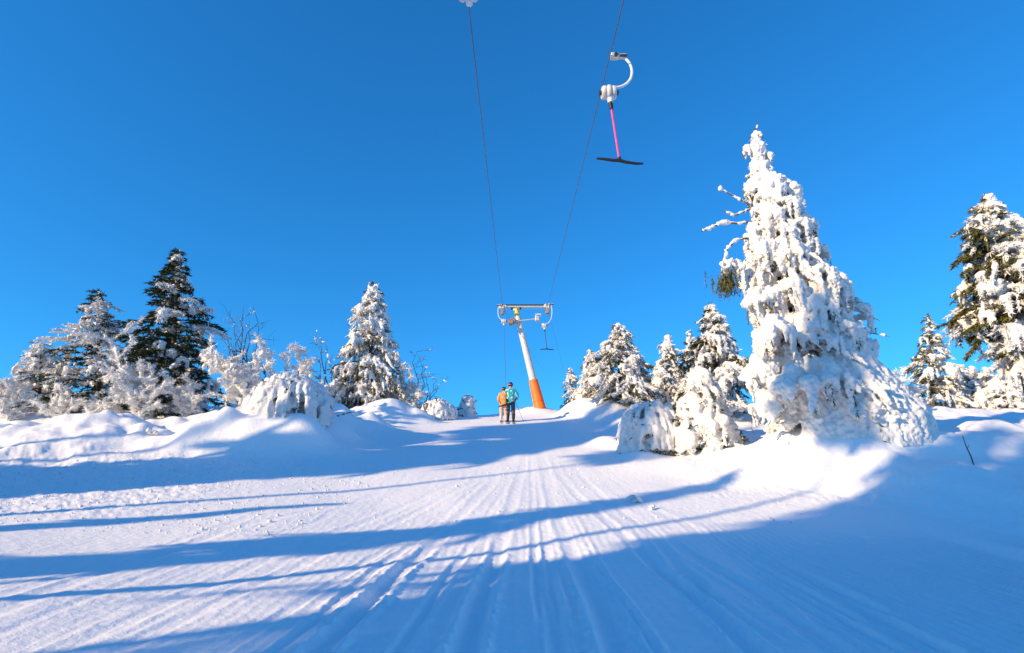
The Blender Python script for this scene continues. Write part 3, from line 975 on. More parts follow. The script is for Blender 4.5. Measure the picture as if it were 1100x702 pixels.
# ------------------------------------------------------------------ the biggest tree
BD = 16.0
SIL = [(138, 811, 815), (150, 807, 820), (160, 801, 825), (178, 808, 825), (188, 800, 838), (205, 802, 850), (230, 800, 868),
       (250, 798, 878), (270, 796, 884), (300, 790, 902), (330, 798, 925), (360, 806, 928), (400, 806, 945), (440, 806, 975),
       (462, 822, 1000), (486, 836, 1014)]
bb = at(862, 486, BD)
bz = ground_at(bb[0], BD) - .05
BASE = np.array([bb[0], BD, bz])
sil_z = []; sil_l = []; sil_r = []
for py, xl_, xr_ in SIL[::-1]:
    a = at(xl_, py, BD); b = at(xr_, py, BD)
    sil_z.append(a[2] - bz); sil_l.append(a[0] - BASE[0]); sil_r.append(b[0] - BASE[0])
sil_z = np.array(sil_z); sil_l = np.array(sil_l); sil_r = np.array(sil_r)
BH = sil_z[-1]
AX_Z = np.linspace(0, BH, 14)
AX_X = np.interp(AX_Z, sil_z, sil_l + .42 * (sil_r - sil_l))
AX_X = np.convolve(np.pad(AX_X, 1, mode='edge'), [.25, .5, .25], 'valid')
def big_axis(t):
    z = BH * t
    return np.array([np.interp(z, AX_Z, AX_X), 0.0, z])
def big_r(t, az):
    z = BH * t
    drop = 0.0
    zz = max(0.15, z - (.55 - .3 * t))
    ax = big_axis(t)[0]
    l = ax - np.interp(zz, sil_z, sil_l); r = np.interp(zz, sil_z, sil_r) - ax
    c = math.cos(az)
    f = .5 + .5 * c
    return max(.06, l * (1 - f) * .80 + r * f * .76)
def big_extra(C, RR, segs, tubes, rng, DD):
    # bare side limbs on the left, pixel polylines
    limbs = [([(812, 238), (795, 240), (775, 240), (754, 249)], .065), ([(806, 220), (790, 212), (772, 202)], .05),
             ([(806, 225), (788, 232), (776, 226)], .045), ([(808, 255), (790, 258), (780, 270), (778, 285)], .065),
             ([(905, 320), (925, 335), (945, 345)], .02), ([(915, 345), (935, 358), (955, 362)], .02)]
    for pl, r in limbs:
        P = np.array([at(x, y, BD - .3) - BASE for x, y in pl])
        tubes.append((P, np.linspace(r * .7, r * .3, len(P))))
        for a, b in zip(P[:-1], P[1:]):
            n = max(2, int(np.linalg.norm(b - a) / .05))
            for k in range(n):
                C.append(a + (b - a) * (k / n) + np.array([0, 0, .015])); RR.append(r * rng.uniform(.7, 1.25))
    # hanging green tuft on the left, snow on its top and right
    q0 = at(778, 285, BD - .3) - BASE
    for k in range(60):
        a = q0 + np.array([rng.normal() * .16, rng.normal() * .16, rng.uniform(-.55, -.1)])
        segs.append((a, a + np.array([rng.normal() * .08, rng.normal() * .08, -.5])))
    for k in range(40):
        C.append(q0 + np.array([rng.uniform(-.1, .5), rng.uniform(-.2, .2), rng.uniform(-.35, .12)])); RR.append(rng.uniform(.06, .11))
    while len(DD) < len(C):
        DD.append(np.array([0, 0, 1.0]))
    # separate heavy boughs that overhang the outline: pixel, depth offset, size
    for bx, by, dy, pr in [(846, 202, -.1, .40), (812, 200, -.2, .30), (830, 197, -.5, .34), (862, 238, -.2, .40), (876, 268, .1, .36), (850, 262, -.7, .40),
                           (896, 300, -.2, .44), (872, 318, -.9, .46), (918, 330, .1, .42), (905, 352, -.7, .46), (926, 366, -.1, .36), (940, 398, .0, .40),
                           (815, 262, -.5, .34), (812, 318, -.6, .40), (830, 350, -1.1, .48), (815, 392, -.7, .44), (850, 405, -1.5, .52), (822, 430, -.8, .42),
                           (890, 400, -1.4, .5), (958, 425, -.2, .4), (925, 432, -1.2, .5), (802, 160, 0, .13), (824, 166, 0, .14)]:
        c0 = at(bx, by, BD + dy) - BASE
        ax_ = big_axis(min(1, max(0, c0[2] / BH)))
        dv = c0 - ax_; dv[2] = 0; nd = np.linalg.norm(dv) + 1e-6; dv /= nd; sv = np.array([-dv[1], dv[0], 0])
        q = int(nd / .09) + 1
        for k in range(q):                                   # the bough itself, sagging
            f = (k + .5) / q
            C.append(ax_ + dv * nd * f + np.array([0, 0, .22 * pr + .3 * (1 - f) * pr])); RR.append(.10 + .35 * pr * f); DD.append(dv * 1.4)
        for k in range(16):
            ra = pr * math.sqrt(rng.random()); th = rng.uniform(0, 6.283)
            o_ = dv * math.cos(th) * ra * .8 + sv * math.sin(th) * ra
            C.append(c0 + o_ + np.array([0, 0, -.5 * ra * ra / pr - .3 * float(o_ @ dv)])); RR.append(pr * rng.uniform(.30, .46)); DD.append(np.array([0, 0, 1.0]))
        for k in range(9):
            th = rng.uniform(-2.0, 2.0)
            o_ = dv * math.cos(th) * pr * .85 + sv * math.sin(th) * pr
            fl = pr * rng.uniform(.6, 1.9); fr = pr * rng.uniform(.14, .26); nn = max(2, int(fl / fr))
            for w_ in range(nn):
                f = w_ / nn
                C.append(c0 + o_ * (1 - .12 * f) + np.array([0, 0, -.55 * pr - fl * f])); RR.append(fr * (1.05 - .65 * f)); DD.append(np.array([0, 0, 1.8]))
            if rng.random() < .35:
                segs.append((c0 + o_ + np.array([0, 0, -.5 * pr]), c0 + o_ + dv * .05 + np.array([0, 0, -.6 * pr - fl])))
    # smooth fluted skirt of snow running down to the ground
    gz = []
    for q in range(41):
        a = -2.5 + 3.6 * q / 40; rr = big_r(0.0, a) * .95 * (1.0 + .26 * max(0, math.cos(a)))
        gz.append(ground_at(BASE[0] + big_axis(0)[0] + math.cos(a) * rr, BD + math.sin(a) * rr * .8) - BASE[2])
    for k in range(115):
        az = rng.uniform(-2.3, .95)
        z0 = rng.uniform(.7, 3.0) * (.75 + .25 * math.cos(az)); n = 12; prev = None
        r0 = rng.uniform(.13, .24)
        w = rng.normal() * .06
        for q in range(n):
            f = q / (n - 1)
            rr = big_r(max(0.0, z0 * (1 - f) / BH), az) * ((.80 + .18 * f) * (1.0 + .26 * max(0, math.cos(az))))
            zg = gz[int((az + 2.5) / 3.6 * 40)]
            z = z0 * (1 - f) + (zg - .12) * f
            p = np.array([big_axis(max(0, z / BH))[0] + math.cos(az + w * f) * rr, math.sin(az + w * f) * rr * .8, z])
            v = p - prev if prev is not None else np.array([0, 0, -1.0]); prev = p
            C.append(p); RR.append(r0 * (.7 + .5 * f)); DD.append(v / (np.linalg.norm(v) + 1e-9) * 2.0)
spruce('biggest spruce, thickly plastered in drooping snow, right of the run', BASE, BH, 3, seed=61, n_br=130, droop=.95, up=.08, irr=.15, pads=130, pad_r=.36, br_k=.82, stretch=(1.0, 1.5), drape_top=.55,
       snow=.95, snow_dir=(0, -1), dir_w=.08, blob=.11, hang=1.1, voxel=.036, rfun=big_r, axis_fun=big_axis, per_m=50, nl=.13, nw=.03,
       needle='needle', low=.06, disp=.045, nsub=7, hang_r=.85, extra=big_extra, core=.70, core_n=1100, rime_p=.6, drape=230, drape_r=.145, relax=2, pad_top=.82)

# ------------------------------------------------------------------ trees beyond the left edge that shade the run
def shade_proto(low, seed):
    return spruce('snowy spruce standing beyond the left edge of the picture', (0, 0, 0), 10, 3.0, seed=seed, n_br=90, snow=.6,
                  blob=.24, voxel=.11, per_m=22, nl=.3, nw=.12, shape=.6, nsub=6, low=low, core=.75, core_n=500 * (1 - low), core_low=low, drape=0, group='spruces beyond the left edge')
LOW = {0: .03, 1: .42, 2: .70}
SHADE = [  # u across the light, x, height, radius, crown kind
    (9.4, -12.0, 9.0, 1.05, 0), (12.4, -14.0, 5.0, .55, 0),
    (7.7, -8.8, 13.6, 1.5, 2), (5.9, -12.5, 14, 1.8, 1), (3.4, -11, 14, 2.0, 1), (.6, -11, 14, 2.8, 0), (-3.0, -11, 14, 3.0, 0), (-7.5, -9, 13, 3.0, 0),
    (1.5, -16, 16, 2.6, 0), (-5, -15, 15, 3.2, 0), (4.6, -17, 17, 2.4, 1),
    (17.8, -20, 16, 2.3, 0), (20.0, -24, 17, 2.0, 2), (19.2, -17.5, 13.5, 1.7, 2), (16.6, -17, 14, 1.5, 0), (21.2, -23, 17, 1.7, 2), (15.9, -19, 9, .7, 0), (13.6, -15.5, 13.5, 1.8, 2),
]
protos = {}
for i, (u, x, h, r, hi) in enumerate(SHADE):
    y = (u + LDIR[1] * x) / LDIR[0]
    z = ground_at(x, y) - .1
    if hi not in protos:
        o = protos[hi] = shade_proto(LOW[hi], 71 + hi)
        kids = list(o.children)
    else:
        o = protos[hi].copy(); col.objects.link(o)
        for ch in list(protos[hi].children):
            k = ch.copy(); col.objects.link(k); k.parent = o
    o.location = (x, y, z); o.rotation_euler = (0, 0, i * 1.3)
    o.scale = (r / 3.0, r / 3.0, h / 10)
#@@LIFT
# ------------------------------------------------------------------ drag lift
TD = 32.0
topL = at(540, 331, TD); topR = at(588, 330, TD)
def cable_pt(px, py, other_px):
    """depth along the cable from the spacing of the two cables in the picture"""
    S = (588 - 540) * mpp(topL)
    dep = S * FPX / abs(px - other_px)
    d = np.array([1.0, 0, 0]) * ((px - 550) / FPX) + UPV * ((351 - py) / FPX) + FWD
    return CAM + d * dep
nearR = cable_pt(670, 0, 503); nearL = cable_pt(503, 0, 670)
dR = (nearR - topR) / (nearR[1] - topR[1]); dL = (nearL - topL) / (nearL[1] - topL[1])
def cabR(y): return topR + dR * (y - TD)
def cabL(y): return topL + dL * (y - TD)

tower = thing('lift_tower', 'leaning pale grey drag lift tower with orange padded foot', 'lift tower')
fb = at(580, 442, TD); fb = np.array([fb[0], TD, ground_at(fb[0], TD)])
tp = at(554, 332, TD)
tower.location = fb
ax = tp - fb
def tw(t): return ax * t
m = MB(); ts = [-.06, .1, .3, .5, .7, .925]; m.tube([tw(t) for t in ts], [.235, .23, .215, .20, .185, .17], 20)
m.build('pole', M['pole'], tower)
m = MB(); m.tube([tw(t) for t in (.925, .96, .998)], [.170, .168, .165], 20); m.build('yellow_band', M['yellow'], tower)
m = MB()
ts = np.linspace(-.02, .265, 9)
m.tube([tw(t) for t in ts], [.345, .33, .32, .31, .30, .29, .28, .265, .25], 24)
pad = m.build('foot_padding', M['orange'], tower)
m = MB()
for t in (.05, .13, .21):
    rr = .345 - .33 * t
    m.tube([tw(t - .006), tw(t + .006)], [rr - .008, rr - .008], 24)
m.build('padding_strap', M['strap'], pad)
cx0 = topL - fb; cx1 = topR - fb
beam_z = .5 * (cx0[2] + cx1[2]) + .06
m = MB()
m.box(((cx0[0] + cx1[0]) / 2, 0, beam_z - .03), (cx1[0] - cx0[0] + .16, .20, .11), None, .015)
m.build('crossbeam', M['steel'], tower)
m = MB(); m.box(((cx0[0] + cx1[0]) / 2, 0, beam_z + .062), (cx1[0] - cx0[0] + .02, .26, .06), None, .01)
m.build('beam_cap', M['dark'], tower)
for sx in (-1, 1):
    m = MB(); m.box((ax[0] * .985 + sx * .26, 0, beam_z - .13), (.10, .22, .10), None, .01); m.build('beam_bracket', M['dark'], tower)
def sheave(c, side):
    m = MB()
    m.box(c + np.array([side * .09, 0, -.02]), (.05, 1.1, .10), None, .01)
    m.box(c + np.array([-side * .09, 0, -.02]), (.05, 1.1, .10), None, .01)
    m.box(c + np.array([0, 0, -.24]), (.20, .26, .40), None, .03)
    s = m.build('sheave_frame', M['rust'], tower)
    for dy in (-.38, .38):
        w = MB(); w.lathe([(.03, -.06), (.15, -.06), (.15, -.035), (.12, -.015), (.12, .015), (.15, .035), (.15, .06), (.03, .06)],
                          c + np.array([0, dy, -.13 + .0]), 'x', 20)
        w.build('sheave_wheel', M['white'], s)
    for dx in (-.12, .12):
        w = MB(); w.lathe([(.02, -.05), (.10, -.05), (.11, 0), (.10, .05), (.02, .05)], c + np.array([dx, -.2, .0]), 'y', 14)
        w.build('guide_roller', M['white'], s)
sheave(cx0 + np.array([0, 0, -.0]), -1)
sheave(cx1 + np.array([0, 0, -.0]), 1)
# lower cross arm with a box at each end
a0 = at(551, 347, TD) - fb; a1 = at(577, 344, TD) - fb
m = MB(); m.tube([a0 + [0, -.24, 0], a1 + [0, -.24, 0]], .035, 8); arm = m.build('side_arm', M['steel'], tower)
m = MB(); m.box(a0 + [0.0, -.24, .03], (.30, .30, .32), None, .04); m.lathe([(.02, -.2), (.15, -.2), (.16, .0), (.15, .2), (.02, .2)], a0 + [-.14, -.24, -.06], 'y', 14)
m.build('motor_box', M['rust'], tower)
m = MB(); m.box(a1 + [0.0, -.24, .0], (.26, .26, .36), None, .04); m.build('switch_box', M['steel'], tower)
m = MB(); m.box(a1 + [0.06, -.24, .225], (.34, .34, .07), None, .02); m.build('box_lid', M['white'], tower)
# clamp ring around the pole at the arm
pt = tw(.87)
m = MB(); m.tube([tw(.855), tw(.885)], [.20, .20], 18); m.build('clamp_ring', M['steel'], tower)

def cable(label, f, y0, y1, endpt):
    m = MB()
    ys = list(np.linspace(y0, TD, 20))
    P = []
    for y in ys:
        p = f(y).copy()
        s = (y - y0) / (TD - y0)
        p[2] -= .0 * 4 * s * (1 - s)
        P.append(p)
    P.append(endpt)
    P = np.array(P)
    o = P[0].copy()
    m.tube(P - o, .0105, 8)
    ob = m.build('tow_cable', M['cable'])
    ob.location = o
    ob['label'] = label; ob['category'] = 'cable'
    return ob
endR = at(606, 400, 75); endL = endR + (topL - topR)
cable('thin dark left cable of the drag lift running up to the tower', cabL, -14, TD, endL)
cable('thin dark right cable of the drag lift carrying the pink T-bar', cabR, -14, TD, endR)

def hanger(label, clamp, side, s=1.0, rod=None, bar=None, spool_off=(-.0, 0, -.66), rodmat='pink', rope_to=None, arm_out=.42, hx=1.0):
    """cable clamp, curved white arm, ribbed spring spool, rod and T-bar; rod/bar are offsets from the clamp"""
    root = thing('tow_hanger', label, 'tow hanger', clamp)
    m = MB()
    m.box((side * .10 * s, 0, .015 * s), (.16 * s, .14 * s, .10 * s), None, .015 * s)
    m.box((side * .24 * s, 0, .01 * s), (.20 * s, .10 * s, .085 * s), None, .015 * s)
    m.build('cable_clamp', M['steel'], root)
    m = MB(); m.box((side * .27 * s, -.052 * s, -.012 * s), (.14 * s, .02 * s, .06 * s), None, .005)
    m.lathe([(.01, -.02 * s), (.04 * s, -.02 * s), (.04 * s, .02 * s), (.01, .02 * s)], (side * .12 * s, -.07 * s, .0), 'y', 12)
    m.build('clamp_jaw', M['dark'], root)
    so = np.array(spool_off, float) * s
    P0 = np.array([side * .28 * s * hx, 0, -.02 * s]); P3 = so + np.array([side * .10 * s, 0, .12 * s])
    c1 = np.array([side * (.28 + .22) * s * hx, 0, -.16 * s]); c2 = np.array([side * (arm_out + .08) * s * hx, 0, P3[2] * 1.0 + .02])
    P = []
    for t in np.linspace(0, 1, 22):
        P.append((1 - t) ** 3 * P0 + 3 * (1 - t) ** 2 * t * c1 + 3 * (1 - t) * t * t * c2 + t ** 3 * P3)
    m = MB(); m.tube(P, (.027 if hx == 1 else .020) * s, 12); m.build('curved_arm', M['white'], root)
    m = MB()
    for dx, k in ((-.09, .82), (0, .92), (.09, .82)):
        m.lathe([(.02 * s, -.05 * s), (.135 * s * k, -.05 * s), (.16 * s * k, -.025 * s), (.165 * s * k, 0), (.16 * s * k, .025 * s), (.135 * s * k, .05 * s), (.02 * s, .05 * s)],
                so + np.array([dx * s, 0, 0]), 'x', 22)
    m.box(so + np.array([0, 0, .0]), (.26 * s, .12 * s, .22 * s), None, .03 * s)
    sp_ = m.build('spring_spool', M['spool'], root)
    for sx in (-1, 1):
        m = MB(); m.lathe([(.012 * s, -.02 * s), (.05 * s, -.02 * s), (.055 * s, .0), (.03 * s, .025 * s), (.01 * s, .03 * s)][::sx], so + np.array([sx * .165 * s, 0, 0]), 'x', 12)
        m.build('hub_cap', M['dark'], sp_)
    m = MB(); m.lathe([(.03 * s, -.24 * s), (.05 * s, -.23 * s), (.055 * s, -.15 * s), (.075 * s, -.12 * s), (.03 * s, -.11 * s)], so + np.array([.02 * s, 0, 0]), 'z', 14)
    m.build('spool_mouth', M['white'], root)
    if rod is not None:
        r0 = so + np.array([.02 * s, 0, -.22 * s]); r1 = np.array(rod, float)
        d = (r1 - r0) / np.linalg.norm(r1 - r0)
        m = MB(); m.tube([r0, r0 + d * .16 * s], [.045 * s, .035 * s], 12); m.build('rod_sleeve', M['black'], root)
        m = MB(); m.tube([r0 + d * .15 * s, r1], .021 * s, 12); m.build('rod', M[rodmat], root)
        b0, b1 = (np.array(b, float) for b in bar)
        mid = r1
        pts = [b0, b0 * .7 + mid * .3 + [0, 0, .0], mid * .75 + b0 * .25 + [0, 0, -.012 * s], mid, mid * .75 + b1 * .25 + [0, 0, -.02 * s],
               b1 * .7 + mid * .3 + [0, 0, -.022 * s], b1]
        m = MB(); m.tube(pts, np.array([.018, .026, .03, .036, .03, .026, .018]) * s, 12)
        m.tube([mid + [0, 0, -.01 * s], mid + [0, 0, .07 * s]], [.035 * s, .025 * s], 12)
        m.build('t_bar', M['black'], root)
    if rope_to is not None:
        r0 = so + np.array([.02 * s, 0, -.2 * s])
        m = MB(); m.tube([r0, np.array(rope_to[0], float)], .012, 6); m.build('tow_rope', M['cable'], root)
        b0, b1 = (np.array(b, float) for b in rope_to[1])
        m = MB(); m.tube([b0, (b0 + b1) / 2 + [0, -.02, -.02], b1], [.03, .04, .03], 10)
        m.tube([np.array(rope_to[0], float) + [0, 0, .0], (b0 + b1) / 2], [.018, .028], 8)
        m.build('t_bar', M['black'], root)
    return root

# near hanger on the right cable with the pink rod
hp = cable_pt(655, 63, 655 - 145)
y = hp[1]
cl = cabR(y)
def off(px, py): return at(px, py, y) - cl
sp = off(654, 100)
hanger('white cable hanger with pink rod and black T-bar against the sky', cl, 1, 1.0, rod=off(665.5, 172.5), bar=(off(641, 170.5), off(691, 176)),
       spool_off=sp)
# hanger cut by the upper edge on the left cable
py_ = cable_pt(502, -40, 502 + 187)
cl2 = cabL(py_[1])
hanger('white spool of a cable hanger cut by the upper edge of the picture', cl2, -1, 1.0, spool_off=at(503, -8, py_[1]) - cl2)
# hanger at the tower on the right cable
yt = TD - .75
cl3 = cabR(yt) + np.array([0, 0, -.02])
o3 = lambda px, py: at(px, py, yt) - cl3
hanger('distant cable hanger at the right end of the tower with dark T-bar', cl3, 1, 1.0, rod=o3(587.5, 375), bar=(o3(580, 375.5), o3(595, 375.5)),
       spool_off=o3(584.5, 350), rodmat='dark', arm_out=.42, hx=.55)

# ------------------------------------------------------------------ skiers
def skin(name, joints, edges, radii, mat, parent, sub=2, root=0):
    me = bpy.data.meshes.new(name)
    me.from_pydata([tuple(j) for j in joints], edges, [])
    o = bpy.data.objects.new(name, me); col.objects.link(o)
    sk = o.modifiers.new('s', 'SKIN')
    for i, r in enumerate(radii):
        rr = r if isinstance(r, (tuple, list)) else (r, r)
        me.skin_vertices[0].data[i].radius = rr
        me.skin_vertices[0].data[i].use_root = (i == root)
    sb = o.modifiers.new('u', 'SUBSURF'); sb.levels = sub; sb.render_levels = sub
    dg = bpy.context.evaluated_depsgraph_get(); dg.update()
    out = bpy.data.meshes.new_from_object(o.evaluated_get(dg))
    bpy.data.objects.remove(o); bpy.data.meshes.remove(me)
    out.name = name
    out.polygons.foreach_set('use_smooth', np.ones(len(out.polygons), bool))
    return link(name, out, mat, parent)

def cloth(name, c, c2=None, scale=14, rough=.75):
    m, t, b = mat_new(name)
    tc = t.nodes.new('ShaderNodeTexCoord')
    n = t.nodes.new('ShaderNodeTexNoise'); n.inputs['Scale'].default_value = scale; n.inputs['Detail'].default_value = 2
    t.links.new(tc.outputs['Object'], n.inputs['Vector'])
    r = t.nodes.new('ShaderNodeValToRGB')
    r.color_ramp.elements[0].position = .48 if c2 else .3; r.color_ramp.elements[1].position = .60 if c2 else .7
    r.color_ramp.elements[0].color = c + (1,); r.color_ramp.elements[1].color = (c2 or tuple(min(1, v * 1.2) for v in c)) + (1,)
    t.links.new(n.outputs['Fac'], r.inputs['Fac']); t.links.new(r.outputs['Color'], b.inputs['Base Color'])
    b.inputs['Roughness'].default_value = rough
    n2 = t.nodes.new('ShaderNodeTexNoise'); n2.inputs['Scale'].default_value = 9
    t.links.new(tc.outputs['Object'], n2.inputs['Vector'])
    bp = t.nodes.new('ShaderNodeBump'); bp.inputs['Distance'].default_value = .03; bp.inputs['Strength'].default_value = .5
    t.links.new(n2.outputs['Fac'], bp.inputs['Height']); t.links.new(bp.outputs['Normal'], b.inputs['Normal'])
    return m
M['skin'] = plain('skin', (.55, .33, .25), .6)

def skier(label, foot, H, cols, arm_r_out=.0, stance=.13):
    """standing on skis, seen from behind, knees a little bent, facing +y"""
    k = H / 1.75
    jm, tm_, hm, bm_, gm = cols
    root = thing('person', label, 'person', foot)
    g = lambda x, y, z: (x * k, y * k, z * k)
    pel = g(0, -.08, .93); wst = g(0, -.05, 1.08); che = g(0, -.02, 1.30); shc = g(0, -.01, 1.43); nec = g(0, .01, 1.50)
    hd0 = g(0, .03, 1.60); hd1 = g(0, .04, 1.69)
    J = [pel, wst, che, shc, nec, hd0, hd1]
    E = [(0, 1), (1, 2), (2, 3), (3, 4), (4, 5), (5, 6)]
    Rd = [(.14, .11), (.125, .10), (.15, .11), (.11, .085), .055, (.078, .095), (.07, .085)]
    ids = {}
    for s in (-1, 1):
        n = len(J)
        J += [g(s * .11, -.06, .88), g(s * (stance - .01), .07, .50), g(s * stance, -.02, .12), g(s * stance, .12, .05)]
        E += [(0, n), (n, n + 1), (n + 1, n + 2), (n + 2, n + 3)]
        Rd += [.10, .065, .05, .04]
        m_ = len(J)
        ao = arm_r_out if s > 0 else .02
        J += [g(s * .19, -.01, 1.41), g(s * (.27 + ao), -.05, 1.14), g(s * (.22 + ao * .5), .20, 1.02), g(s * (.21 + ao * .4), .28, 1.03)]
        E += [(3, m_), (m_, m_ + 1), (m_ + 1, m_ + 2), (m_ + 2, m_ + 3)]
        Rd += [.06, .048, .035, .034]
        ids[s] = (n, m_)
    sc = lambda rr: [tuple(v * k for v in r) if isinstance(r, tuple) else r * k for r in rr]
    body = skin('body', J, E, sc(Rd), M['skin'], root)
    # jacket: torso and arms, ends below the hips
    hem = g(0, -.09, .84)
    JJ = [pel, wst, che, shc, g(0, .0, 1.49), hem]; EJ = [(0, 1), (1, 2), (2, 3), (3, 4), (0, 5)]
    RJ = [(.195, .155), (.185, .145), (.205, .15), (.15, .115), .085, (.20, .165)]
    for s in (-1, 1):
        n, a = ids[s]
        q = len(JJ)
        JJ += [J[a], J[a + 1], J[a + 2]]; EJ += [(3, q), (q, q + 1), (q + 1, q + 2)]; RJ += [.095, .08, .062]
    jk = skin('jacket', JJ, EJ, sc(RJ), jm, root)
    JT = [g(0, -.08, .90)]; ET = []; RT = [(.165, .135)]
    for s in (-1, 1):
        n, a = ids[s]
        q = len(JT)
        JT += [J[n], J[n + 1], g(s * stance, -.02, .17)]; ET += [(0, q), (q, q + 1), (q + 1, q + 2)]; RT += [.125, .098, .088]
    skin('trousers', JT, ET, sc(RT), tm_, root)
    # helmet with goggle strap
    m = MB(); c = np.array(hd1) + np.array([0, 0, .0])
    m.ell(c + np.array([0, -.005, .01]) * k, (.118 * k, .14 * k, .125 * k), 18, 12)
    h = m.build('helmet', hm, root)
    m = MB(); m.tube([c + np.array([math.cos(a) * .122 * k, math.sin(a) * .144 * k, -.01 * k]) for a in np.linspace(math.pi, 2 * math.pi, 14)], .018 * k, 6)
    m.build('goggle_strap', M['strap'] , h)
    # face: nose, eyes and mouth on the uphill side
    m = MB(); f = np.array(hd0)
    m.ell(f + np.array([0, .112, .03]) * k, (.016 * k, .022 * k, .026 * k), 8, 6); m.build('nose', M['skin'], body)
    for s in (-1, 1):
        m = MB(); m.ell(f + np.array([s * .032, .094, .055]) * k, (.014 * k, .01 * k, .009 * k), 8, 6)
        m.build('eye', M['black'], body)
    m = MB(); m.ell(f + np.array([0, .098, -.025]) * k, (.026 * k, .008 * k, .007 * k), 8, 6); m.build('mouth', M['strap'], body)
    hands = {}
    for s in (-1, 1):
        n, a = ids[s]
        # boots
        m = MB(); bx = s * stance
        m.tube([g(bx, -.03, .33), g(bx, -.02, .18), g(bx, -.01, .08)], [.085 * k, .078 * k, .072 * k], 12)
        m.box(g(bx, .05, .055), (.115 * k, .31 * k, .09 * k), None, .03 * k)
        m.build('ski_boot', bm_, root)
        # gloved hand closed around a grip
        w = np.array(J[a + 2]); p = np.array(J[a + 3])
        GJ = [w, p]; GE = [(0, 1)]; GR = [.042 * k, .044 * k]
        for fi, (fz, ln) in enumerate(((.032, .062), (.011, .07), (-.011, .066), (-.032, .052))):
            q = len(GJ)
            b0 = p + np.array([s * .0, .03, fz]) * k
            GJ += [b0, b0 + np.array([-s * .012, ln * .6, 0]) * k, b0 + np.array([-s * .045, ln * .72, -.004]) * k, b0 + np.array([-s * .058, ln * .3, -.004]) * k]
            GE += [(1, q), (q, q + 1), (q + 1, q + 2), (q + 2, q + 3)]; GR += [.0125 * k, .0115 * k, .011 * k, .0095 * k]
        q = len(GJ)
        GJ += [p + np.array([-s * .03, .0, .03]) * k, p + np.array([-s * .055, .035, .03]) * k]
        GE += [(1, q), (q, q + 1)]; GR += [.015 * k, .012 * k]
        skin('glove', GJ, GE, GR, gm, root, 1)
        hands[s] = np.array(foot) + p + np.array([-s * .035, .045, 0]) * k
    return root, hands

M['jk_teal'] = cloth('teal_patterned_jacket', (.012, .33, .38), (.36, .74, .72), 9)
M['jk_tan'] = cloth('orange_tan_jacket', (.70, .30, .085))
M['tr_tan'] = cloth('tan_trousers', (.62, .36, .20))
M['tr_grey'] = cloth('charcoal_trousers', (.060, .060, .085))
M['helm'] = plain('navy_helmet', (.02, .018, .05), .35)
M['boot'] = plain('boot_plastic', (.55, .50, .46), .4)
M['glove'] = plain('dark_glove', (.03, .03, .035), .8)
SD = 27.0
pA = at(541.0, 452.5, SD); pA[2] = ground_at(pA[0], SD) + .045
pB = at(548.5, 452.5, SD); pB[2] = ground_at(pB[0], SD) + .045
hA = at(541, 416, SD)[2] - pA[2]; hB = at(547, 411, SD)[2] - pB[2]
perA, handA = skier('person in orange and tan ski clothes, dark helmet, being towed uphill', pA, hA * .97, (M['jk_tan'], M['tr_tan'], M['helm'], M['boot'], M['glove']))
perB, handB = skier('person in teal patterned jacket and dark trousers, being towed uphill', pB, hB * .97, (M['jk_teal'], M['tr_grey'], M['helm'], M['black'], M['glove']), .06)
slope = math.atan2(ground_at(0, SD + .5) - ground_at(0, SD - .5), 1.0)

def ski(label, p, k, mat):
    root = thing('ski', label, 'ski', p + np.array([0, 0, -.028]))
    root.rotation_euler = (slope, 0, 0)
    n = 17; ys = np.linspace(-.80, .88, n) * k
    V = []; F = []
    for i, yy in enumerate(ys):
        t = i / (n - 1)
        w = (.042 + .016 * abs(2 * t - 1) ** 2) * (1 if t < .9 else max(.25, 1 - ((t - .9) / .1) ** 2 * .8)) * (1 if t > .04 else .8)
        zz = .14 * max(0, (t - .86) / .14) ** 2
        for sx in (-1, 1):
            for dz in (0, .014):
                V.append((sx * w, yy, zz + dz))
    for i in range(n - 1):
        a = i * 4; b = a + 4
        F += [(a, a + 2, b + 2, b), (a + 1, b + 1, b + 3, a + 3), (a, b, b + 1, a + 1), (a + 2, a + 3, b + 3, b + 2)]
    F += [(0, 1, 3, 2), ((n - 1) * 4, (n - 1) * 4 + 2, (n - 1) * 4 + 3, (n - 1) * 4 + 1)]
    m = MB(); m.add(V, F); m.build('blade', mat, root, False)
    m = MB(); m.box((0, .17, .03), (.07, .07, .035), None, .01); m.box((0, -.13, .035), (.07, .10, .05), None, .012)
    m.build('binding', M['black'], root)
M['ski_a'] = plain('ski_top_white', (.65, .60, .55), .35)
M['ski_b'] = plain('ski_top_grey', (.30, .30, .32), .35)
for nm, p0, mt in (('person in orange', pA, M['ski_a']), ('person in the teal jacket', pB, M['ski_b'])):
    for s, sd in ((-1, 'left'), (1, 'right')):
        x = p0[0] + s * .13
        ski('%s ski under the %s' % (sd, nm), np.array([x, SD, ground_at(x, SD) + .035]), .95, mt)

# hanger on the left cable towing the two skiers
yl = TD - .75
cl4 = cabL(yl) + np.array([0, 0, -.02])
o4 = lambda px, py: at(px, py, yl) - cl4
b0 = at(535.5, 437, SD - .28) - cl4; b1 = at(552, 432, SD - .28) - cl4
rend = at(546, 424, SD + .05) - cl4
hanger('distant cable hanger at the left end of the tower towing two skiers', cl4, -1, 1.0, spool_off=o4(541, 345.5), rope_to=((b0 + b1) / 2 + np.array([.0, .0, .35]), (b0, b1)), arm_out=.42, hx=.6)

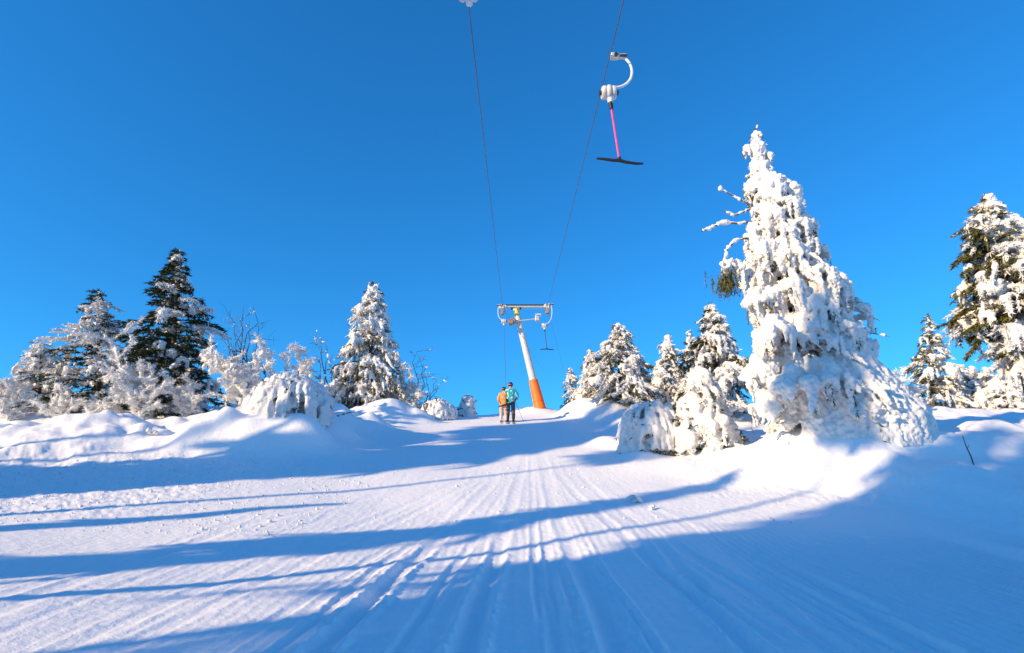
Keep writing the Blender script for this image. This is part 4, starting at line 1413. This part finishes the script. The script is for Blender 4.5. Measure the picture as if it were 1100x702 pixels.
def pole_(label, hand, tip):
    hand = np.asarray(hand, float); tip = np.asarray(tip, float)
    root = thing('ski_pole', label, 'ski pole', tip)
    v = hand - tip
    d = v / np.linalg.norm(v)
    m = MB(); m.tube([(0, 0, 0), v], [.006, .009], 8); m.build('shaft', M['dark'], root)
    m = MB(); m.tube([v - d * .07, v + d * .08], [.017, .016], 10); m.build('grip', M['black'], root)
    m = MB(); m.tube([d * .05, d * .065], [.045, .03], 12); m.build('basket', M['black'], root)
tipx = pB[0] + .62
pole_('dark ski pole trailing beside the person in the teal jacket', handB[1], (tipx, SD - .1, ground_at(tipx, SD - .1) + .02))

# ------------------------------------------------------------------ small things in the snow
st = at(1045, 497, 13.5); st[2] = ground_at(st[0], 13.5)
root = thing('dead_stick', 'thin dark stick poking out of shaded snow at the right', 'stick', st)
e = at(1034, 468, 13.5) - st
m = MB(); m.tube([(0.02, 0, -.1), e * .3 + [.015, 0, 0], e * .65 - [.01, 0, 0], e], [.016, .014, .011, .006], 7)
m.tube([e * .55, e * .62 + [.09, .02, .05]], [.007, .003], 5); m.build('stem', M['twig'], root)

def clump(label, px, py, n, r, seed, group=None):
    x, y_ = _ground_xy(px, py)
    rng = np.random.default_rng(seed)
    z = ground_at(x, y_)
    C = []; RR = []
    for k in range(n):
        rr = r * rng.uniform(.45, 1.1)
        C.append((rng.normal() * r * .9, rng.normal() * r * .7, rr * .55 + (r * .6 if k % 4 == 0 else 0))); RR.append(rr)
    me = remesh_blobs('snow_clod', C, RR, max(.012, r * .18), r * .16, r * .9, seed)
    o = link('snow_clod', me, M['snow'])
    o.location = (x, y_, z)
    o['label'] = label; o['category'] = 'snow clod'
    if group: o['group'] = group
clump('knobbly snow clod lying on the sunlit right side of the run', 683, 541, 9, .085, 81)
clump('smaller snow clod just right of the knobbly one', 700, 548, 4, .05, 82)
clump('small snow clod in blue shade below the two bowed bushes', 722, 491, 6, .09, 83)
clump('low snow clod at the edge of the shaded drift on the left', 158, 497, 8, .10, 84)

# loose crumbs scattered on the churned snow
rng = np.random.default_rng(90)
N = 5200
px_ = np.where(rng.random(N) < .7, rng.uniform(-12, -3.5, N), rng.uniform(-4, 7.5, N))
yy_ = np.where(px_ < -3.5, rng.uniform(9.5, 17, N), rng.uniform(5, 18, N))
keep = rng.random(N) < np.where(px_ < -3.5, .4, np.where(yy_ > 11, .25, 0))
px_, yy_ = px_[keep], yy_[keep]
zz_ = Zfull(px_, yy_)
rr_ = np.exp(rng.normal(size=len(px_)) * .45) * .013
V = (np.stack([px_, yy_, zz_ + rr_ * .3], 1)[:, None, :] + ICO_V[None] * (rr_[:, None, None] * rng.uniform(.7, 1.3, (len(px_), 1, 3)))).reshape(-1, 3)
F = (ICO_F[None] + (np.arange(len(px_)) * len(ICO_V))[:, None, None]).reshape(-1, 3)
cr = link('snow_crumbs', mesh_from('snow_crumbs', V, [F]), M['snow'])
cr['label'] = 'loose crumbs of snow scattered over the churned run'; cr['category'] = 'snow'; cr['kind'] = 'stuff'
